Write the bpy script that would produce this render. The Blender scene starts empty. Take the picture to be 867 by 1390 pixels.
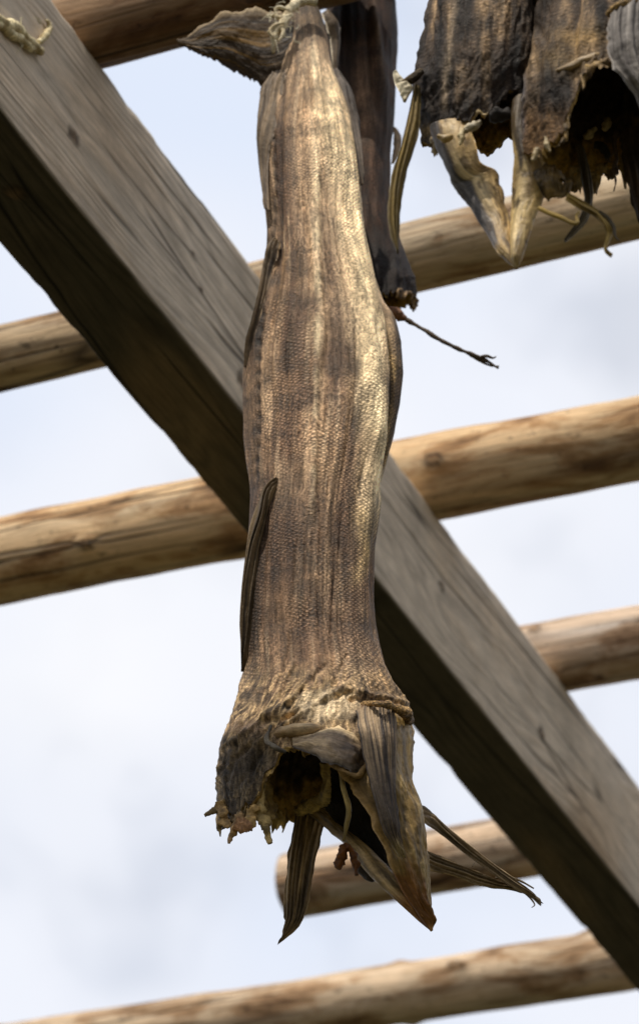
import bpy, math
import numpy as np
from mathutils import Vector

PI = math.pi
R = math.radians
scene = bpy.context.scene
COL = scene.collection

# ------------------------------------------------------------------ camera model
W0, H0, F = 867.0, 1390.0, 4000.0
PITCH = R(33)
CAMZ = 1.6
CAM = np.array([0, 0, CAMZ])
FW = np.array([0, math.cos(PITCH), math.sin(PITCH)])
UP = np.array([0, -math.sin(PITCH), math.cos(PITCH)])
RT = np.array([1.0, 0, 0])

def ray(px, py):
    px = np.asarray(px, float); py = np.asarray(py, float)
    return (RT * ((px - W0/2)/F)[..., None] + UP * ((H0/2 - py)/F)[..., None] + FW)
def P(px, py, Y):            # point on the vertical plane y = Y
    d = ray(px, py); t = np.asarray(Y, float)/d[..., 1]
    return CAM + d*t[..., None]
def HZ(px, py, z):           # point on the horizontal plane at height z
    d = ray(px, py); t = (z - CAMZ)/d[..., 2]
    return CAM + d*t[..., None]
def proj(V):
    q = V - CAM
    z = q @ FW
    return W0/2 + F*(q @ RT)/z, H0/2 - F*(q @ UP)/z

# ------------------------------------------------------------------ numpy noise
def _h(i, j, k):
    n = (i*374761393 + j*668265263 + k*2147483647 + 1013904223) & 0xffffffff
    n = ((n ^ (n >> 13))*1274126177) & 0xffffffff
    n = ((n ^ (n >> 16))*2246822519) & 0xffffffff
    return ((n ^ (n >> 15)) & 0xffffff)/float(0xffffff)
def vn(x, y, z=0.0):
    x, y, z = np.broadcast_arrays(np.asarray(x, float), np.asarray(y, float), np.asarray(z, float))
    xi, yi, zi = np.floor(x).astype(np.int64), np.floor(y).astype(np.int64), np.floor(z).astype(np.int64)
    fx, fy, fz = x-xi, y-yi, z-zi
    fx = fx*fx*(3-2*fx); fy = fy*fy*(3-2*fy); fz = fz*fz*(3-2*fz)
    r = 0
    for a in (0, 1):
        for b in (0, 1):
            for c in (0, 1):
                w = (fx if a else 1-fx)*(fy if b else 1-fy)*(fz if c else 1-fz)
                r = r + w*_h(xi+a, yi+b, zi+c)
    return r*2-1
def fbm(x, y, z=0.0, o=4):
    r = 0; a = 1.0; t = 0
    for i in range(o):
        r = r + a*vn(x*2**i+i*17.3, y*2**i+i*9.1, z*2**i+i*5.7); t += a; a *= .5
    return r/t
def ridged(x, y, z=0.0, o=3):
    r = 0; a = 1.0; t = 0
    for i in range(o):
        r = r + a*(1-2*np.abs(vn(x*2**i+i*7.3, y*2**i+i*3.1, z*2**i))); t += a; a *= .5
    return r/t
def ss(a, b, x):
    t = np.clip((x-a)/(b-a), 0, 1); return t*t*(3-2*t)
def mix(c, d, f):
    f = np.clip(np.asarray(f), 0, 1)[..., None]
    return c*(1-f) + np.asarray(d)*f
def gpath(px, py, pts, w, y0=None, y1=None, soft=20):
    """gaussian weight around a path x = f(y)"""
    ys = [p[1] for p in pts]; xs = [p[0] for p in pts]
    cx = np.interp(py, ys, xs)
    g = np.exp(-((px-cx)/w)**2)
    a = ys[0] if y0 is None else y0; b = ys[-1] if y1 is None else y1
    return g*ss(a-soft, a+soft, py)*(1-ss(b-soft, b+soft, py))
def blobw(px, py, x, y, rx, ry):
    return np.exp(-(((px-x)/rx)**2+((py-y)/ry)**2))
def catmull(A, n):
    A = np.asarray(A, float)
    B = np.vstack([2*A[0]-A[1], A, 2*A[-1]-A[-2]])
    m = len(A)-1
    out = []
    for i in np.linspace(0, m, n):
        k = min(int(i), m-1); t = i-k
        p0, p1, p2, p3 = B[k], B[k+1], B[k+2], B[k+3]
        out.append(.5*(2*p1+(p2-p0)*t+(2*p0-5*p1+4*p2-p3)*t*t+(3*p1-p0-3*p2+p3)*t**3))
    return np.array(out)

# ------------------------------------------------------------------ object helpers
def tag(o, label=None, cat=None, group=None, kind=None):
    if label: o['label'] = label
    if cat: o['category'] = cat
    if group: o['group'] = group
    if kind: o['kind'] = kind
    return o
def empty(name, loc, label, cat, group=None):
    o = bpy.data.objects.new(name, None); COL.objects.link(o)
    o.location = loc; o.empty_display_size = .05
    return tag(o, label, cat, group)
def make(name, V, faces, mats, cols=None, uvs=None, fmat=None, parent=None, smooth=True, alpha=None):
    me = bpy.data.meshes.new(name)
    V = np.asarray(V, float).reshape(-1, 3)
    off = np.zeros(3)
    if parent is not None: off = np.array(parent.location)
    me.from_pydata((V-off).tolist(), [], faces)
    if cols is not None:
        a = me.color_attributes.new('Col', 'FLOAT_COLOR', 'POINT')
        c = np.ones((len(V), 4)); c[:, :3] = np.clip(np.asarray(cols).reshape(-1, 3), 0, 1)
        if alpha is not None: c[:, 3] = np.asarray(alpha).ravel()
        a.data.foreach_set('color', c.ravel())
    if uvs is not None:
        uv = me.uv_layers.new(name='UVMap')
        li = np.zeros(len(me.loops), dtype=np.int32); me.loops.foreach_get('vertex_index', li)
        uv.data.foreach_set('uv', np.asarray(uvs, float).reshape(-1, 2)[li].ravel())
    for m in (mats if isinstance(mats, (list, tuple)) else [mats]): me.materials.append(m)
    if fmat is not None: me.polygons.foreach_set('material_index', np.asarray(fmat, dtype=np.int32))
    if smooth: me.polygons.foreach_set('use_smooth', np.ones(len(me.polygons), dtype=bool))
    me.update()
    o = bpy.data.objects.new(name, me); COL.objects.link(o)
    if parent is not None: o.parent = parent
    return o
def gridfaces(nr, nc, closed, base=0, flip=False):
    f = []
    cc = nc if closed else nc-1
    for i in range(nr-1):
        for j in range(cc):
            a = base+i*nc+j; b = base+i*nc+(j+1) % nc; c = b+nc; d = a+nc
            f.append((a, d, c, b) if flip else (a, b, c, d))
    return f
def recalc(o):
    import bmesh
    bm = bmesh.new(); bm.from_mesh(o.data)
    bmesh.ops.recalc_face_normals(bm, faces=bm.faces[:]); bm.to_mesh(o.data); bm.free()
    return o

def tube(name, pts, rad, mat, parent=None, col=(.3, .2, .1), seg=12, n=40, lump=.25, freq=120, seed=0,
         squash=1.0, col2=None, tipcol=None, multi=None):
    """closed lumpy tube through world points with a radius at each; multi = list of (pts, rad) joined in one mesh"""
    AV = []; AF = []; AC = []; AU = []
    for (pp, rr) in (multi or [(pts, rad)]):
        C = catmull(pp, n); rr = np.interp(np.linspace(0, 1, n), np.linspace(0, 1, len(rr)), rr)
        T = np.gradient(C, axis=0); T /= np.linalg.norm(T, axis=1)[:, None]+1e-9
        N = np.cross(T, [0, 1, 0.12]); N /= np.linalg.norm(N, axis=1)[:, None]+1e-9
        B = np.cross(T, N)
        u = np.linspace(0, 2*PI, seg, endpoint=False)
        V = C[:, None, :]+(np.cos(u)[None, :, None]*N[:, None, :]+squash*np.sin(u)[None, :, None]*B[:, None, :])*rr[:, None, None]
        d = fbm(V[..., 0]*freq+seed, V[..., 1]*freq, V[..., 2]*freq, 3)
        V = V+(V-C[:, None, :])*(d*lump*2)[..., None]
        base = sum(len(a) for a in AV)
        L = np.concatenate([[0], np.cumsum(np.linalg.norm(np.diff(C, axis=0), axis=1))])
        uv = np.stack(np.broadcast_arrays(u[None, :]/(2*PI)*2*PI*rr.mean(), L[:, None]), -1)
        c = mix(np.zeros(V.shape)+np.array(col), col2 if col2 is not None else np.array(col)*.45, .5+.9*fbm(V[..., 0]*freq*.8+9, V[..., 1]*freq*.8, V[..., 2]*freq*.8, 3))
        if tipcol is not None: c = mix(c, tipcol, ss(.55, 1, np.linspace(0, 1, n))[:, None]*np.ones((1, seg)))
        AV.append(V.reshape(-1, 3)); AC.append(c.reshape(-1, 3)); AU.append(uv.reshape(-1, 2))
        AF += gridfaces(n, seg, True, base)
        AF.append(tuple(base+i for i in range(seg))[::-1]); AF.append(tuple(base+(n-1)*seg+i for i in range(seg)))
    return recalc(make(name, np.vstack(AV), AF, mat, np.vstack(AC), np.vstack(AU), parent=parent))

def strap(name, st, mat, parent=None, col=(.2, .15, .1), col2=(.05, .04, .03), n=90, m=30, th=.0016, ribs=0, ribamp=.0006,
          bulge=0.0, rag=0.0, lump=.001, seed=0, edgecol=None, tipcol=None, freq=60, colfn=None, edgew=.12, streak=26, hole=None, teeth=0.0, edgen=1.0, tip=False):
    """st rows: xl, yl, xr, yr (photo pixels of the two edges), Yl, Yr (depths)"""
    A = catmull(st, n)
    Lp = P(A[:, 0], A[:, 1], A[:, 4]); Rp = P(A[:, 2], A[:, 3], A[:, 5])
    mid = (Lp+Rp)/2; T = np.gradient(mid, axis=0); T /= np.linalg.norm(T, axis=1)[:, None]+1e-9
    X = Rp-Lp; w = np.linalg.norm(X, axis=1)
    N = np.cross(X, T); N /= np.linalg.norm(N, axis=1)[:, None]+1e-9
    N[N[:, 1] > 0] *= -1
    t = np.linspace(0, 1, m)
    v = np.linspace(0, 1, n)
    S = Lp[:, None, :]*(1-t)[None, :, None]+Rp[:, None, :]*t[None, :, None]
    S = S+N[:, None, :]*(bulge*w[:, None]*np.sin(PI*t)[None, :])[..., None]
    tt = t[None, :]*np.ones((n, 1)); vv = v[:, None]*np.ones((1, m))
    rg = fbm(tt*9+seed, seed*1.7+vv*0, 0, 4)*rag*ss(.5, 1, vv)
    S = S+T[:, None, :]*rg[..., None]
    # ragged side edges
    eg = (np.exp(-(tt/.06)**2)-np.exp(-((1-tt)/.06)**2))*fbm(vv*14+seed, tt*2, 3, 4)*w[:, None]*.10*edgen
    tipk = (1-ss(.84, .99, vv)) if tip else 1.0
    eg = eg*tipk
    if teeth: eg = eg+teeth*ss(.55, 1, tt)*(fbm(vv*55+seed, 1, 0, 4)+.6*fbm(vv*16, 4, 0, 3))
    S = S+(X/(w[:, None]+1e-9))[:, None, :]*eg[..., None]
    prof = np.clip(np.sin(PI*t), 0, 1)**.45
    d = lump*fbm(tt*w.mean()*freq*2+seed, vv*freq*.12, 1, 4)
    if ribs: d = d+ribamp*np.sin(2*PI*(ribs*tt+.35*vn(vv*5, seed+.5)+.5*vn(tt*4, vv*3, seed)))
    d = d*tipk
    tk = (1-.75*ss(.88, 1, vv)) if tip else np.ones_like(vv)
    env = np.minimum(1, prof*1.2)[None, :]
    front = S+N[:, None, :]*(th/2*prof[None, :]*tk+d*env)[..., None]
    back = S+N[:, None, :]*(-th/2*prof[None, :]*tk+d*env*.7)[..., None]
    V = np.concatenate([front, back[:, ::-1]], axis=1)
    L = np.concatenate([[0], np.cumsum(np.linalg.norm(np.diff(mid, axis=0), axis=1))])
    uu = tt*w.mean()
    uv = np.stack([np.concatenate([uu, uu[:, ::-1]], 1), np.repeat(L[:, None], 2*m, 1)], -1)
    if colfn is not None: c = colfn(tt, vv)
    else:
        s = .5+.8*fbm(tt*streak+seed, vv*3, seed, 3)
        c = mix(np.zeros((n, m, 3))+np.array(col), col2, s)
        c = mix(c, np.array(col2)*.6, .5*ss(.1, .6, fbm(tt*3, vv*5, seed+7, 3)))
        if edgecol is not None:
            e = np.maximum(1-tt/edgew, 1-(1-tt)/edgew)
            c = mix(c, edgecol, ss(0, .7, e+.5*fbm(vv*12, tt*3, seed)))
        if tipcol is not None: c = mix(c, tipcol, ss(.6, .95, vv+.25*fbm(tt*4, vv*6, seed)))
    c = np.concatenate([c, c[:, ::-1]], 1)
    F_ = gridfaces(n, 2*m, True)
    if hole is not None:
        keep = []
        for k, f in enumerate(F_):
            i, j = divmod(k, 2*m); jj = j if j < m else 2*m-1-j
            if ((j+.0) < m or True) and ((jj/m-hole[0])/hole[2])**2+((i/n-hole[1])/hole[3])**2 < 1: continue
            keep.append(f)
        F_ = keep
    F_.append(tuple(range(2*m))[::-1]); F_.append(tuple((n-1)*2*m+i for i in range(2*m)))
    return recalc(make(name, V, F_, mat, c, uv, parent=parent))

# ------------------------------------------------------------------ materials
class NT:
    def __init__(s, name, rough=.6, spec=.3):
        s.m = bpy.data.materials.new(name); s.m.use_nodes = True
        s.n = s.m.node_tree.nodes; s.l = s.m.node_tree.links
        s.b = s.n['Principled BSDF']; s.b.inputs['Roughness'].default_value = rough
        s.b.inputs['Specular IOR Level'].default_value = spec
    def add(s, t, **k):
        o = s.n.new(t)
        for a, b in k.items():
            if a.startswith('i_'): o.inputs[a[2:].replace('_', ' ')].default_value = b
            else: setattr(o, a, b)
        return o
    def link(s, a, b): s.l.new(a, b)
    def mapping(s, src, scale, rot=(0, 0, 0)):
        mp = s.add('ShaderNodeMapping'); mp.inputs['Scale'].default_value = scale; mp.inputs['Rotation'].default_value = rot
        s.link(src, mp.inputs['Vector']); return mp.outputs[0]
    def noise(s, vec, scale=1, detail=6, rough=.6, dist=0):
        o = s.add('ShaderNodeTexNoise'); o.inputs['Scale'].default_value = scale; o.inputs['Detail'].default_value = detail
        o.inputs['Roughness'].default_value = rough; o.inputs['Distortion'].default_value = dist
        s.link(vec, o.inputs['Vector']); return o.outputs['Fac']
    def ramp(s, f, stops):
        o = s.add('ShaderNodeValToRGB'); e = o.color_ramp.elements
        while len(e) < len(stops): e.new(.5)
        for k, (p, c) in enumerate(stops):
            e[k].position = p; e[k].color = (c, c, c, 1) if isinstance(c, (int, float)) else (*c, 1)
        s.link(f, o.inputs[0]); return o.outputs[0]
    def mixc(s, a, b, f, mode='MIX'):
        o = s.add('ShaderNodeMix', data_type='RGBA', blend_type=mode)
        for k, v in ((6, a), (7, b), (0, f)):
            if hasattr(v, 'links'): s.link(v, o.inputs[k])
            elif k == 0: o.inputs[0].default_value = v
            else: o.inputs[k].default_value = (*v, 1)
        return o.outputs[2]
    def sat(s, c, k, v=1.0):
        o = s.add('ShaderNodeHueSaturation'); o.inputs['Saturation'].default_value = k; o.inputs['Value'].default_value = v
        s.link(c, o.inputs['Color']); return o.outputs[0]
    def math(s, op, a, b=0.0, c=0.0):
        o = s.add('ShaderNodeMath', operation=op)
        for k, v in enumerate((a, b, c)):
            if hasattr(v, 'links'): s.link(v, o.inputs[k])
            else: o.inputs[k].default_value = v
        return o.outputs[0]
    def bump(s, h, dist, strength=1.0, prev=None):
        o = s.add('ShaderNodeBump'); o.inputs['Distance'].default_value = dist; o.inputs['Strength'].default_value = strength
        s.link(h, o.inputs['Height'])
        if prev is not None: s.link(prev, o.inputs['Normal'])
        return o.outputs[0]

def mat_skin(name, rough=.5, scale_amt=1.0, spec=.35):
    t = NT(name, rough, spec)
    an = t.add('ShaderNodeAttribute', attribute_name='Col'); a = an.outputs['Color']
    uv = t.add('ShaderNodeUVMap', uv_map='UVMap').outputs[0]
    wob = t.add('ShaderNodeTexNoise'); wob.inputs['Scale'].default_value = 55; wob.inputs['Detail'].default_value = 2
    t.link(uv, wob.inputs['Vector'])
    off = t.add('ShaderNodeVectorMath', operation='MULTIPLY_ADD'); off.inputs[1].default_value = (.006, .006, 0)
    t.link(wob.outputs['Color'], off.inputs[0]); t.link(uv, off.inputs[2])
    wv = off.outputs[0]
    vo = t.add('ShaderNodeTexVoronoi', feature='F1'); vo.inputs['Scale'].default_value = 1
    t.link(t.mapping(wv, (640, 520, 1), (0, 0, R(35))), vo.inputs['Vector'])
    sc = vo.outputs['Distance']
    w1 = t.add('ShaderNodeTexWave', wave_type='BANDS', bands_direction='X'); w1.inputs['Scale'].default_value = 140
    w1.inputs['Distortion'].default_value = .8; w1.inputs['Detail'].default_value = 1
    t.link(t.mapping(wv, (1, 1, 1), (0, 0, R(52))), w1.inputs['Vector'])
    w2 = t.add('ShaderNodeTexWave', wave_type='BANDS', bands_direction='X'); w2.inputs['Scale'].default_value = 150
    w2.inputs['Distortion'].default_value = .8; w2.inputs['Detail'].default_value = 1
    t.link(t.mapping(wv, (1, 1, 1), (0, 0, R(-38))), w2.inputs['Vector'])
    mesh = t.math('MULTIPLY', w1.outputs['Fac'], w2.outputs['Fac'])
    hat = t.noise(t.mapping(wv, (950, 260, 1), (0, 0, R(38))), 1, 3, .6)
    strk = t.noise(t.mapping(uv, (260, 16, 1)), 1, 7, .65)
    strk2 = t.noise(t.mapping(uv, (900, 60, 1)), 1, 4, .7)
    mott = t.noise(uv, 70, 6, .65)
    fine = t.noise(uv, 900, 3, .7)
    c = t.mixc(a, t.ramp(strk, [(.30, .36), (.47, .97), (.70, 1.6)]), .9, 'MULTIPLY')
    c = t.mixc(c, t.ramp(mott, [(.3, .5), (.52, 1.0), (.72, 1.45)]), .9, 'MULTIPLY')
    patch = t.ramp(t.noise(uv, 28, 3, .6), [(.35, .25), (.6, 1.0)])
    pa = t.math('MULTIPLY', patch, .85*scale_amt)
    c = t.mixc(c, t.ramp(hat, [(.34, .42), (.48, .95), (.64, 1.6)]), pa, 'MULTIPLY')
    c = t.mixc(c, t.ramp(mesh, [(.05, .42), (.28, 1.0), (.75, 1.7)]), t.math('MULTIPLY', an.outputs['Alpha'], .48*scale_amt), 'MULTIPLY')
    c = t.mixc(c, t.ramp(fine, [(.3, .55), (.5, 1.0), (.7, 1.5)]), .6, 'MULTIPLY')
    c = t.mixc(c, t.ramp(strk2, [(.25, .6), (.5, 1.0), (.75, 1.35)]), .6, 'MULTIPLY')
    gm = t.add('ShaderNodeGamma'); gm.inputs['Gamma'].default_value = 1.27; t.link(c, gm.inputs['Color'])
    t.link(t.sat(gm.outputs[0], 1.03, 1.42), t.b.inputs['Base Color'])
    h = t.math('ADD', t.math('MULTIPLY', hat, .8*scale_amt), t.math('MULTIPLY', t.math('MULTIPLY', mesh, an.outputs['Alpha']), .32*scale_amt))
    h = t.math('ADD', h, t.math('MULTIPLY', fine, .8))
    b = t.bump(strk, .0030, .8)
    b = t.bump(h, .0011, .9, b)
    t.link(b, t.b.inputs['Normal'])
    t.link(t.ramp(mott, [(.3, rough-.08), (.7, rough+.2)]), t.b.inputs['Roughness'])
    return t.m
def mat_fin(name, rough=.58, spec=.2, sx=700, sy=14, bd=.0010, trans=0):
    t = NT(name, rough, spec)
    a = t.add('ShaderNodeAttribute', attribute_name='Col').outputs['Color']
    uv = t.add('ShaderNodeUVMap', uv_map='UVMap').outputs[0]
    s1 = t.noise(t.mapping(uv, (sx, sy, 1)), 1, 5, .65, .4)
    s2 = t.noise(uv, 260, 5, .7)
    c = t.mixc(a, t.ramp(s1, [(.3, .35), (.5, 1.0), (.7, 1.7)]), .9, 'MULTIPLY')
    c = t.mixc(c, t.ramp(s2, [(.3, .5), (.5, 1.0), (.75, 1.4)]), .7, 'MULTIPLY')
    c = t.sat(c, 1.12)
    t.link(c, t.b.inputs['Base Color'])
    b = t.bump(s1, bd, .9); b = t.bump(s2, .0008, .7, b); t.link(b, t.b.inputs['Normal'])
    if trans:
        # thin dried membrane lets a little light through
        tr = t.add('ShaderNodeBsdfTranslucent'); t.link(c, tr.inputs['Color']); t.link(b, tr.inputs['Normal'])
        mx = t.add('ShaderNodeMixShader'); mx.inputs[0].default_value = trans
        t.link(t.b.outputs[0], mx.inputs[1]); t.link(tr.outputs[0], mx.inputs[2])
        t.link(mx.outputs[0], t.n['Material Output'].inputs['Surface'])
    return t.m
def mat_flesh(name, rough=.35, spec=.5, bd=.0022):
    t = NT(name, rough, spec)
    a = t.add('ShaderNodeAttribute', attribute_name='Col').outputs['Color']
    g = t.add('ShaderNodeTexCoord').outputs['Object']
    s1 = t.noise(g, 220, 6, .7, .5); s2 = t.noise(g, 900, 3, .6)
    c = t.mixc(a, t.ramp(s1, [(.3, .3), (.5, .95), (.72, 1.6)]), .9, 'MULTIPLY')
    t.link(t.sat(c, 1.12), t.b.inputs['Base Color'])
    b = t.bump(s1, bd, .9); b = t.bump(s2, .0005, .8, b); t.link(b, t.b.inputs['Normal'])
    return t.m
def mat_beam():
    t = NT('weathered_grey_timber', .8, .15)
    a = t.add('ShaderNodeAttribute', attribute_name='Col').outputs['Color']
    g = t.add('ShaderNodeUVMap', uv_map='UVMap').outputs[0]      # x along beam, y across (m), warped round the knots
    big = t.noise(t.mapping(g, (2.2, 13, 1)), 1, 2, .4)
    lat = t.add('ShaderNodeSeparateXYZ'); t.link(g, lat.inputs[0])
    ph = t.math('ADD', t.math('MULTIPLY', lat.outputs[1], 520), t.math('MULTIPLY', big, 75))
    ring = t.math('SINE', ph)
    ring01 = t.math('MULTIPLY_ADD', ring, .5, .5)
    fib = t.noise(t.mapping(g, (22, 700, 1)), 1, 5, .7)
    fib2 = t.noise(t.mapping(g, (5, 170, 1)), 1, 5, .65)
    mot = t.noise(t.mapping(g, (16, 34, 1)), 1, 6, .65)
    amt = t.math('MULTIPLY', t.ramp(t.noise(t.mapping(g, (2.5, 10, 1)), 1, 2, .5), [(.40, 0.10), (.64, 1.0)]), .5)
    c = t.mixc(a, t.ramp(ring01, [(0, .52), (.35, .95), (.9, 1.25), (1, 1.15)]), amt, 'MULTIPLY')
    c = t.mixc(c, t.ramp(fib, [(.3, .55), (.5, 1.0), (.7, 1.4)]), .8, 'MULTIPLY')
    c = t.mixc(c, t.ramp(fib2, [(.30, .5), (.42, 1.0), (.75, 1.15)]), .75, 'MULTIPLY')
    c = t.mixc(c, t.ramp(mot, [(.3, .72), (.5, 1.0), (.75, 1.25)]), .9, 'MULTIPLY')
    brown = t.ramp(t.noise(t.mapping(g, (3, 8, 1)), 1, 4, .6), [(.5, 0.0), (.7, .55)])
    c = t.mixc(c, (1.12, .97, .80), brown, 'MULTIPLY')
    ck = t.add('ShaderNodeTexVoronoi', feature='DISTANCE_TO_EDGE'); ck.inputs['Scale'].default_value = 1
    t.link(t.mapping(g, (1.1, 26, 1)), ck.inputs['Vector'])
    crack = t.ramp(ck.outputs['Distance'], [(.0, 0.1), (.03, 1.0)])
    ca = t.ramp(t.noise(t.mapping(g, (2, 20, 1)), 1.3, 2, .5), [(.46, 0.0), (.54, .9)])
    c = t.mixc(c, t.mixc((1, 1, 1), crack, ca), 1.0, 'MULTIPLY')
    t.link(c, t.b.inputs['Base Color'])
    h = t.math('ADD', t.math('MULTIPLY', ring01, .5), t.math('MULTIPLY', fib, .9))
    b = t.bump(h, .0014, .8); b = t.bump(t.mixc((1, 1, 1), crack, ca), .002, .8, b); t.link(b, t.b.inputs['Normal'])
    return t.m
def mat_pole(name):
    t = NT(name, .72, .2)
    a = t.add('ShaderNodeAttribute', attribute_name='Col').outputs['Color']
    g = t.add('ShaderNodeTexCoord').outputs['Object']     # x along the pole
    fib = t.noise(t.mapping(g, (9, 260, 260)), 1, 6, .75)
    pat = t.noise(t.mapping(g, (9, 30, 30)), 1, 6, .65, .4)
    pat2 = t.noise(t.mapping(g, (3.0, 45, 45)), 1, 4, .6)
    sp = t.noise(t.mapping(g, (60, 130, 130)), 1, 3, .6)
    c = t.mixc(a, t.ramp(fib, [(.3, .5), (.5, 1.0), (.7, 1.35)]), .75, 'MULTIPLY')
    c = t.mixc(c, t.ramp(pat, [(.32, (.28, .20, .14)), (.44, (.66, .55, .44)), (.53, (1, 1, 1)), (.70, (1.22, 1.2, 1.18))]), 1.0, 'MULTIPLY')
    c = t.mixc(c, t.ramp(pat2, [(.30, (.5, .45, .42)), (.42, (1, 1, 1)), (.6, (1, 1, 1)), (.72, (.82, .88, .98))]), .8, 'MULTIPLY')
    c = t.mixc(c, t.ramp(sp, [(.30, .25), (.37, 1.0)]), .75, 'MULTIPLY')
    ck = t.add('ShaderNodeTexVoronoi', feature='DISTANCE_TO_EDGE'); ck.inputs['Scale'].default_value = 1
    t.link(t.mapping(g, (1.6, 40, 40)), ck.inputs['Vector'])
    crack = t.ramp(ck.outputs['Distance'], [(.0, 0.1), (.05, 1.0)])
    ca = t.ramp(t.noise(t.mapping(g, (2, 14, 14)), 1, 2, .5), [(.48, 0.0), (.56, .9)])
    c = t.mixc(c, t.mixc((1, 1, 1), crack, ca), 1.0, 'MULTIPLY')
    t.link(c, t.b.inputs['Base Color'])
    h = t.math('ADD', t.math('MULTIPLY', fib, .6), t.math('MULTIPLY', pat, 1.2))
    b = t.bump(h, .004, .9); b = t.bump(t.mixc((1, 1, 1), crack, ca), .003, .8, b); t.link(b, t.b.inputs['Normal'])
    return t.m
def mat_simple(name, c1, c2, scale, rough=.8, bd=.001):
    t = NT(name, rough, .2)
    g = t.add('ShaderNodeTexCoord').outputs['Object']
    n = t.noise(g, scale, 6, .65)
    t.link(t.mixc(c1, c2, t.ramp(n, [(.35, 0.0), (.65, 1.0)])), t.b.inputs['Base Color'])
    t.link(t.bump(n, bd, .8), t.b.inputs['Normal'])
    return t.m

M_SKIN = mat_skin('dried_fish_skin', .55, 1.0, .22)
M_SKIND = mat_skin('dark_dried_fish_skin', .6, .5, .15)
M_IN = mat_flesh('dark_inner_lining', .6, .25)
M_FIN = mat_fin('dried_fin')
M_FINT = mat_fin('thin_tail_membrane', .55, .3, 420, 10, .001, trans=.22)
M_BONE = mat_fin('dried_collar_bone', .46, .35, 300, 38, .0011)
M_FLESH = mat_flesh('dried_flesh', .55, .35)
M_BEAM = mat_beam()
M_POLE = mat_pole('peeled_spruce_pole')
M_CORD = mat_fin('frayed_cotton_cord', .85, .1, 300, 900, .0012)

# ------------------------------------------------------------------ beam (bottom right edge follows the photo)
ZB = CAMZ+1.416
A_ = HZ(0, 150, ZB); B_ = HZ(867, 1230, ZB)
BD = (B_-A_); BD /= np.linalg.norm(BD)               # beam direction (horizontal)
BN = np.array([BD[1], -BD[0], 0.0])                  # to the right, towards the camera side
mid_ = HZ(433, 690, ZB)
low_ = HZ(433, 840, ZB)
BW = float(abs((low_-mid_) @ BN))
# height: vertical face through the bottom right edge, ray through the upper edge
d_ = ray(433, 484.0); k_ = ((mid_-CAM) @ BN)/(d_ @ BN); BH = float((CAM+d_*k_)[2]-ZB)
ZT = ZB+BH
print('beam width', BW, 'height', BH, 'dir', BD)

KNOTS = []
def beam(name, O, L0, L1, w, h, label, knots=(), seed=0.0):
    """squared timber: O on its bottom right edge, runs along BD from L0 to L1"""
    nl = 900; per = []
    q = .0032
    ns = 26
    def side(a, b, k):
        for i in range(k): per.append((a[0]+(b[0]-a[0])*i/k, a[1]+(b[1]-a[1])*i/k))
    # section coords: s = to the left of right face (0..w), z (0..h); rounded corners
    def arc(cx, cz, a0, a1):
        for i in range(4):
            a = a0+(a1-a0)*i/4; per.append((cx+q*math.cos(a), cz+q*math.sin(a)))
    arc(q, q, -PI/2-PI/2, -PI/2) if False else None
    side((0, q), (0, h-q), ns); arc(q, h-q, PI, PI/2)
    side((q, h), (w-q, h), ns); arc(w-q, h-q, PI/2, 0)
    side((w, h-q), (w, q), ns); arc(w-q, q, 0, -PI/2)
    side((w-q, 0), (q, 0), ns); arc(q, q, -PI/2, -PI)
    per_ = np.array(per); npz = len(per_)
    dl = np.linalg.norm(np.roll(per_, -1, 0)-per_, axis=1); arcl = np.concatenate([[0], np.cumsum(dl)[:-1]])
    x = np.linspace(L0, L1, nl)
    X = x[:, None]*np.ones((1, npz)); S = per_[None, :, 0]*np.ones((nl, 1)); Z = per_[None, :, 1]*np.ones((nl, 1)); AL = arcl[None, :]*np.ones((nl, 1))
    cs = S-w/2; cz = Z-h/2; r = np.sqrt(cs**2+cz**2)
    d = .0009*fbm(X*6+seed, S*60, Z*60, 3)+.0005*fbm(X*2+seed, S*20, Z*20, 2)
    corner = np.clip((r/np.sqrt((w/2)**2+(h/2)**2)-.86)/.14, 0, 1)
    d = d-corner*.0045*np.clip(fbm(X*26+seed*3, S*5, Z*5, 4)-.02, 0, 1)
    col = np.zeros(X.shape+(3,))+np.array([.58, .49, .385])
    under = ss(.004, .0, Z)*1.0      # underside: ungreyed brown wood, darkened further in colour to carry its shade
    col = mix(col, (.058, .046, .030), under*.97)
    U = X.copy(); Vv = AL.copy()
    for (kx, ka, kr) in knots:
        dx = X-kx; da = AL-ka; dd = np.sqrt((dx*.45)**2+da**2)
        g = np.exp(-(dd/kr)**2); rr = np.sqrt(dx**2+da**2)
        Vv = Vv+np.sign(da)*kr*1.3*np.exp(-np.sqrt((dx*.28)**2+da**2)/(kr*1.3))*(1-np.exp(-np.abs(da)/(kr*.35)))
        core = 1-ss(kr*.35, kr*.6, rr+kr*.1*fbm(X*80, AL*80, seed))
        rim = np.exp(-((rr-kr*.55)/(kr*.13))**2)
        col = mix(col, (.16, .10, .055), core*.85); col = mix(col, (.05, .035, .025), rim*.85)
        d = d+core*.0016-rim*.0012
    col = mix(col, (.25, .165, .085), .55*ss(.2, .6, fbm(X*2.2+seed, AL*10, 2, 3)))
    Sn = S+cs/r*d; Zn = Z+cz/r*d
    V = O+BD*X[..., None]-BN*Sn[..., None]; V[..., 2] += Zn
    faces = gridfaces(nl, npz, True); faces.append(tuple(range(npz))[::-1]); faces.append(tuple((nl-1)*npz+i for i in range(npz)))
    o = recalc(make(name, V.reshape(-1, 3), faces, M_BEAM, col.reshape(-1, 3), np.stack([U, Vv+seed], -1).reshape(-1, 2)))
    tag(o, label, 'beam', 'timbers carrying the poles')
    return o
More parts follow.
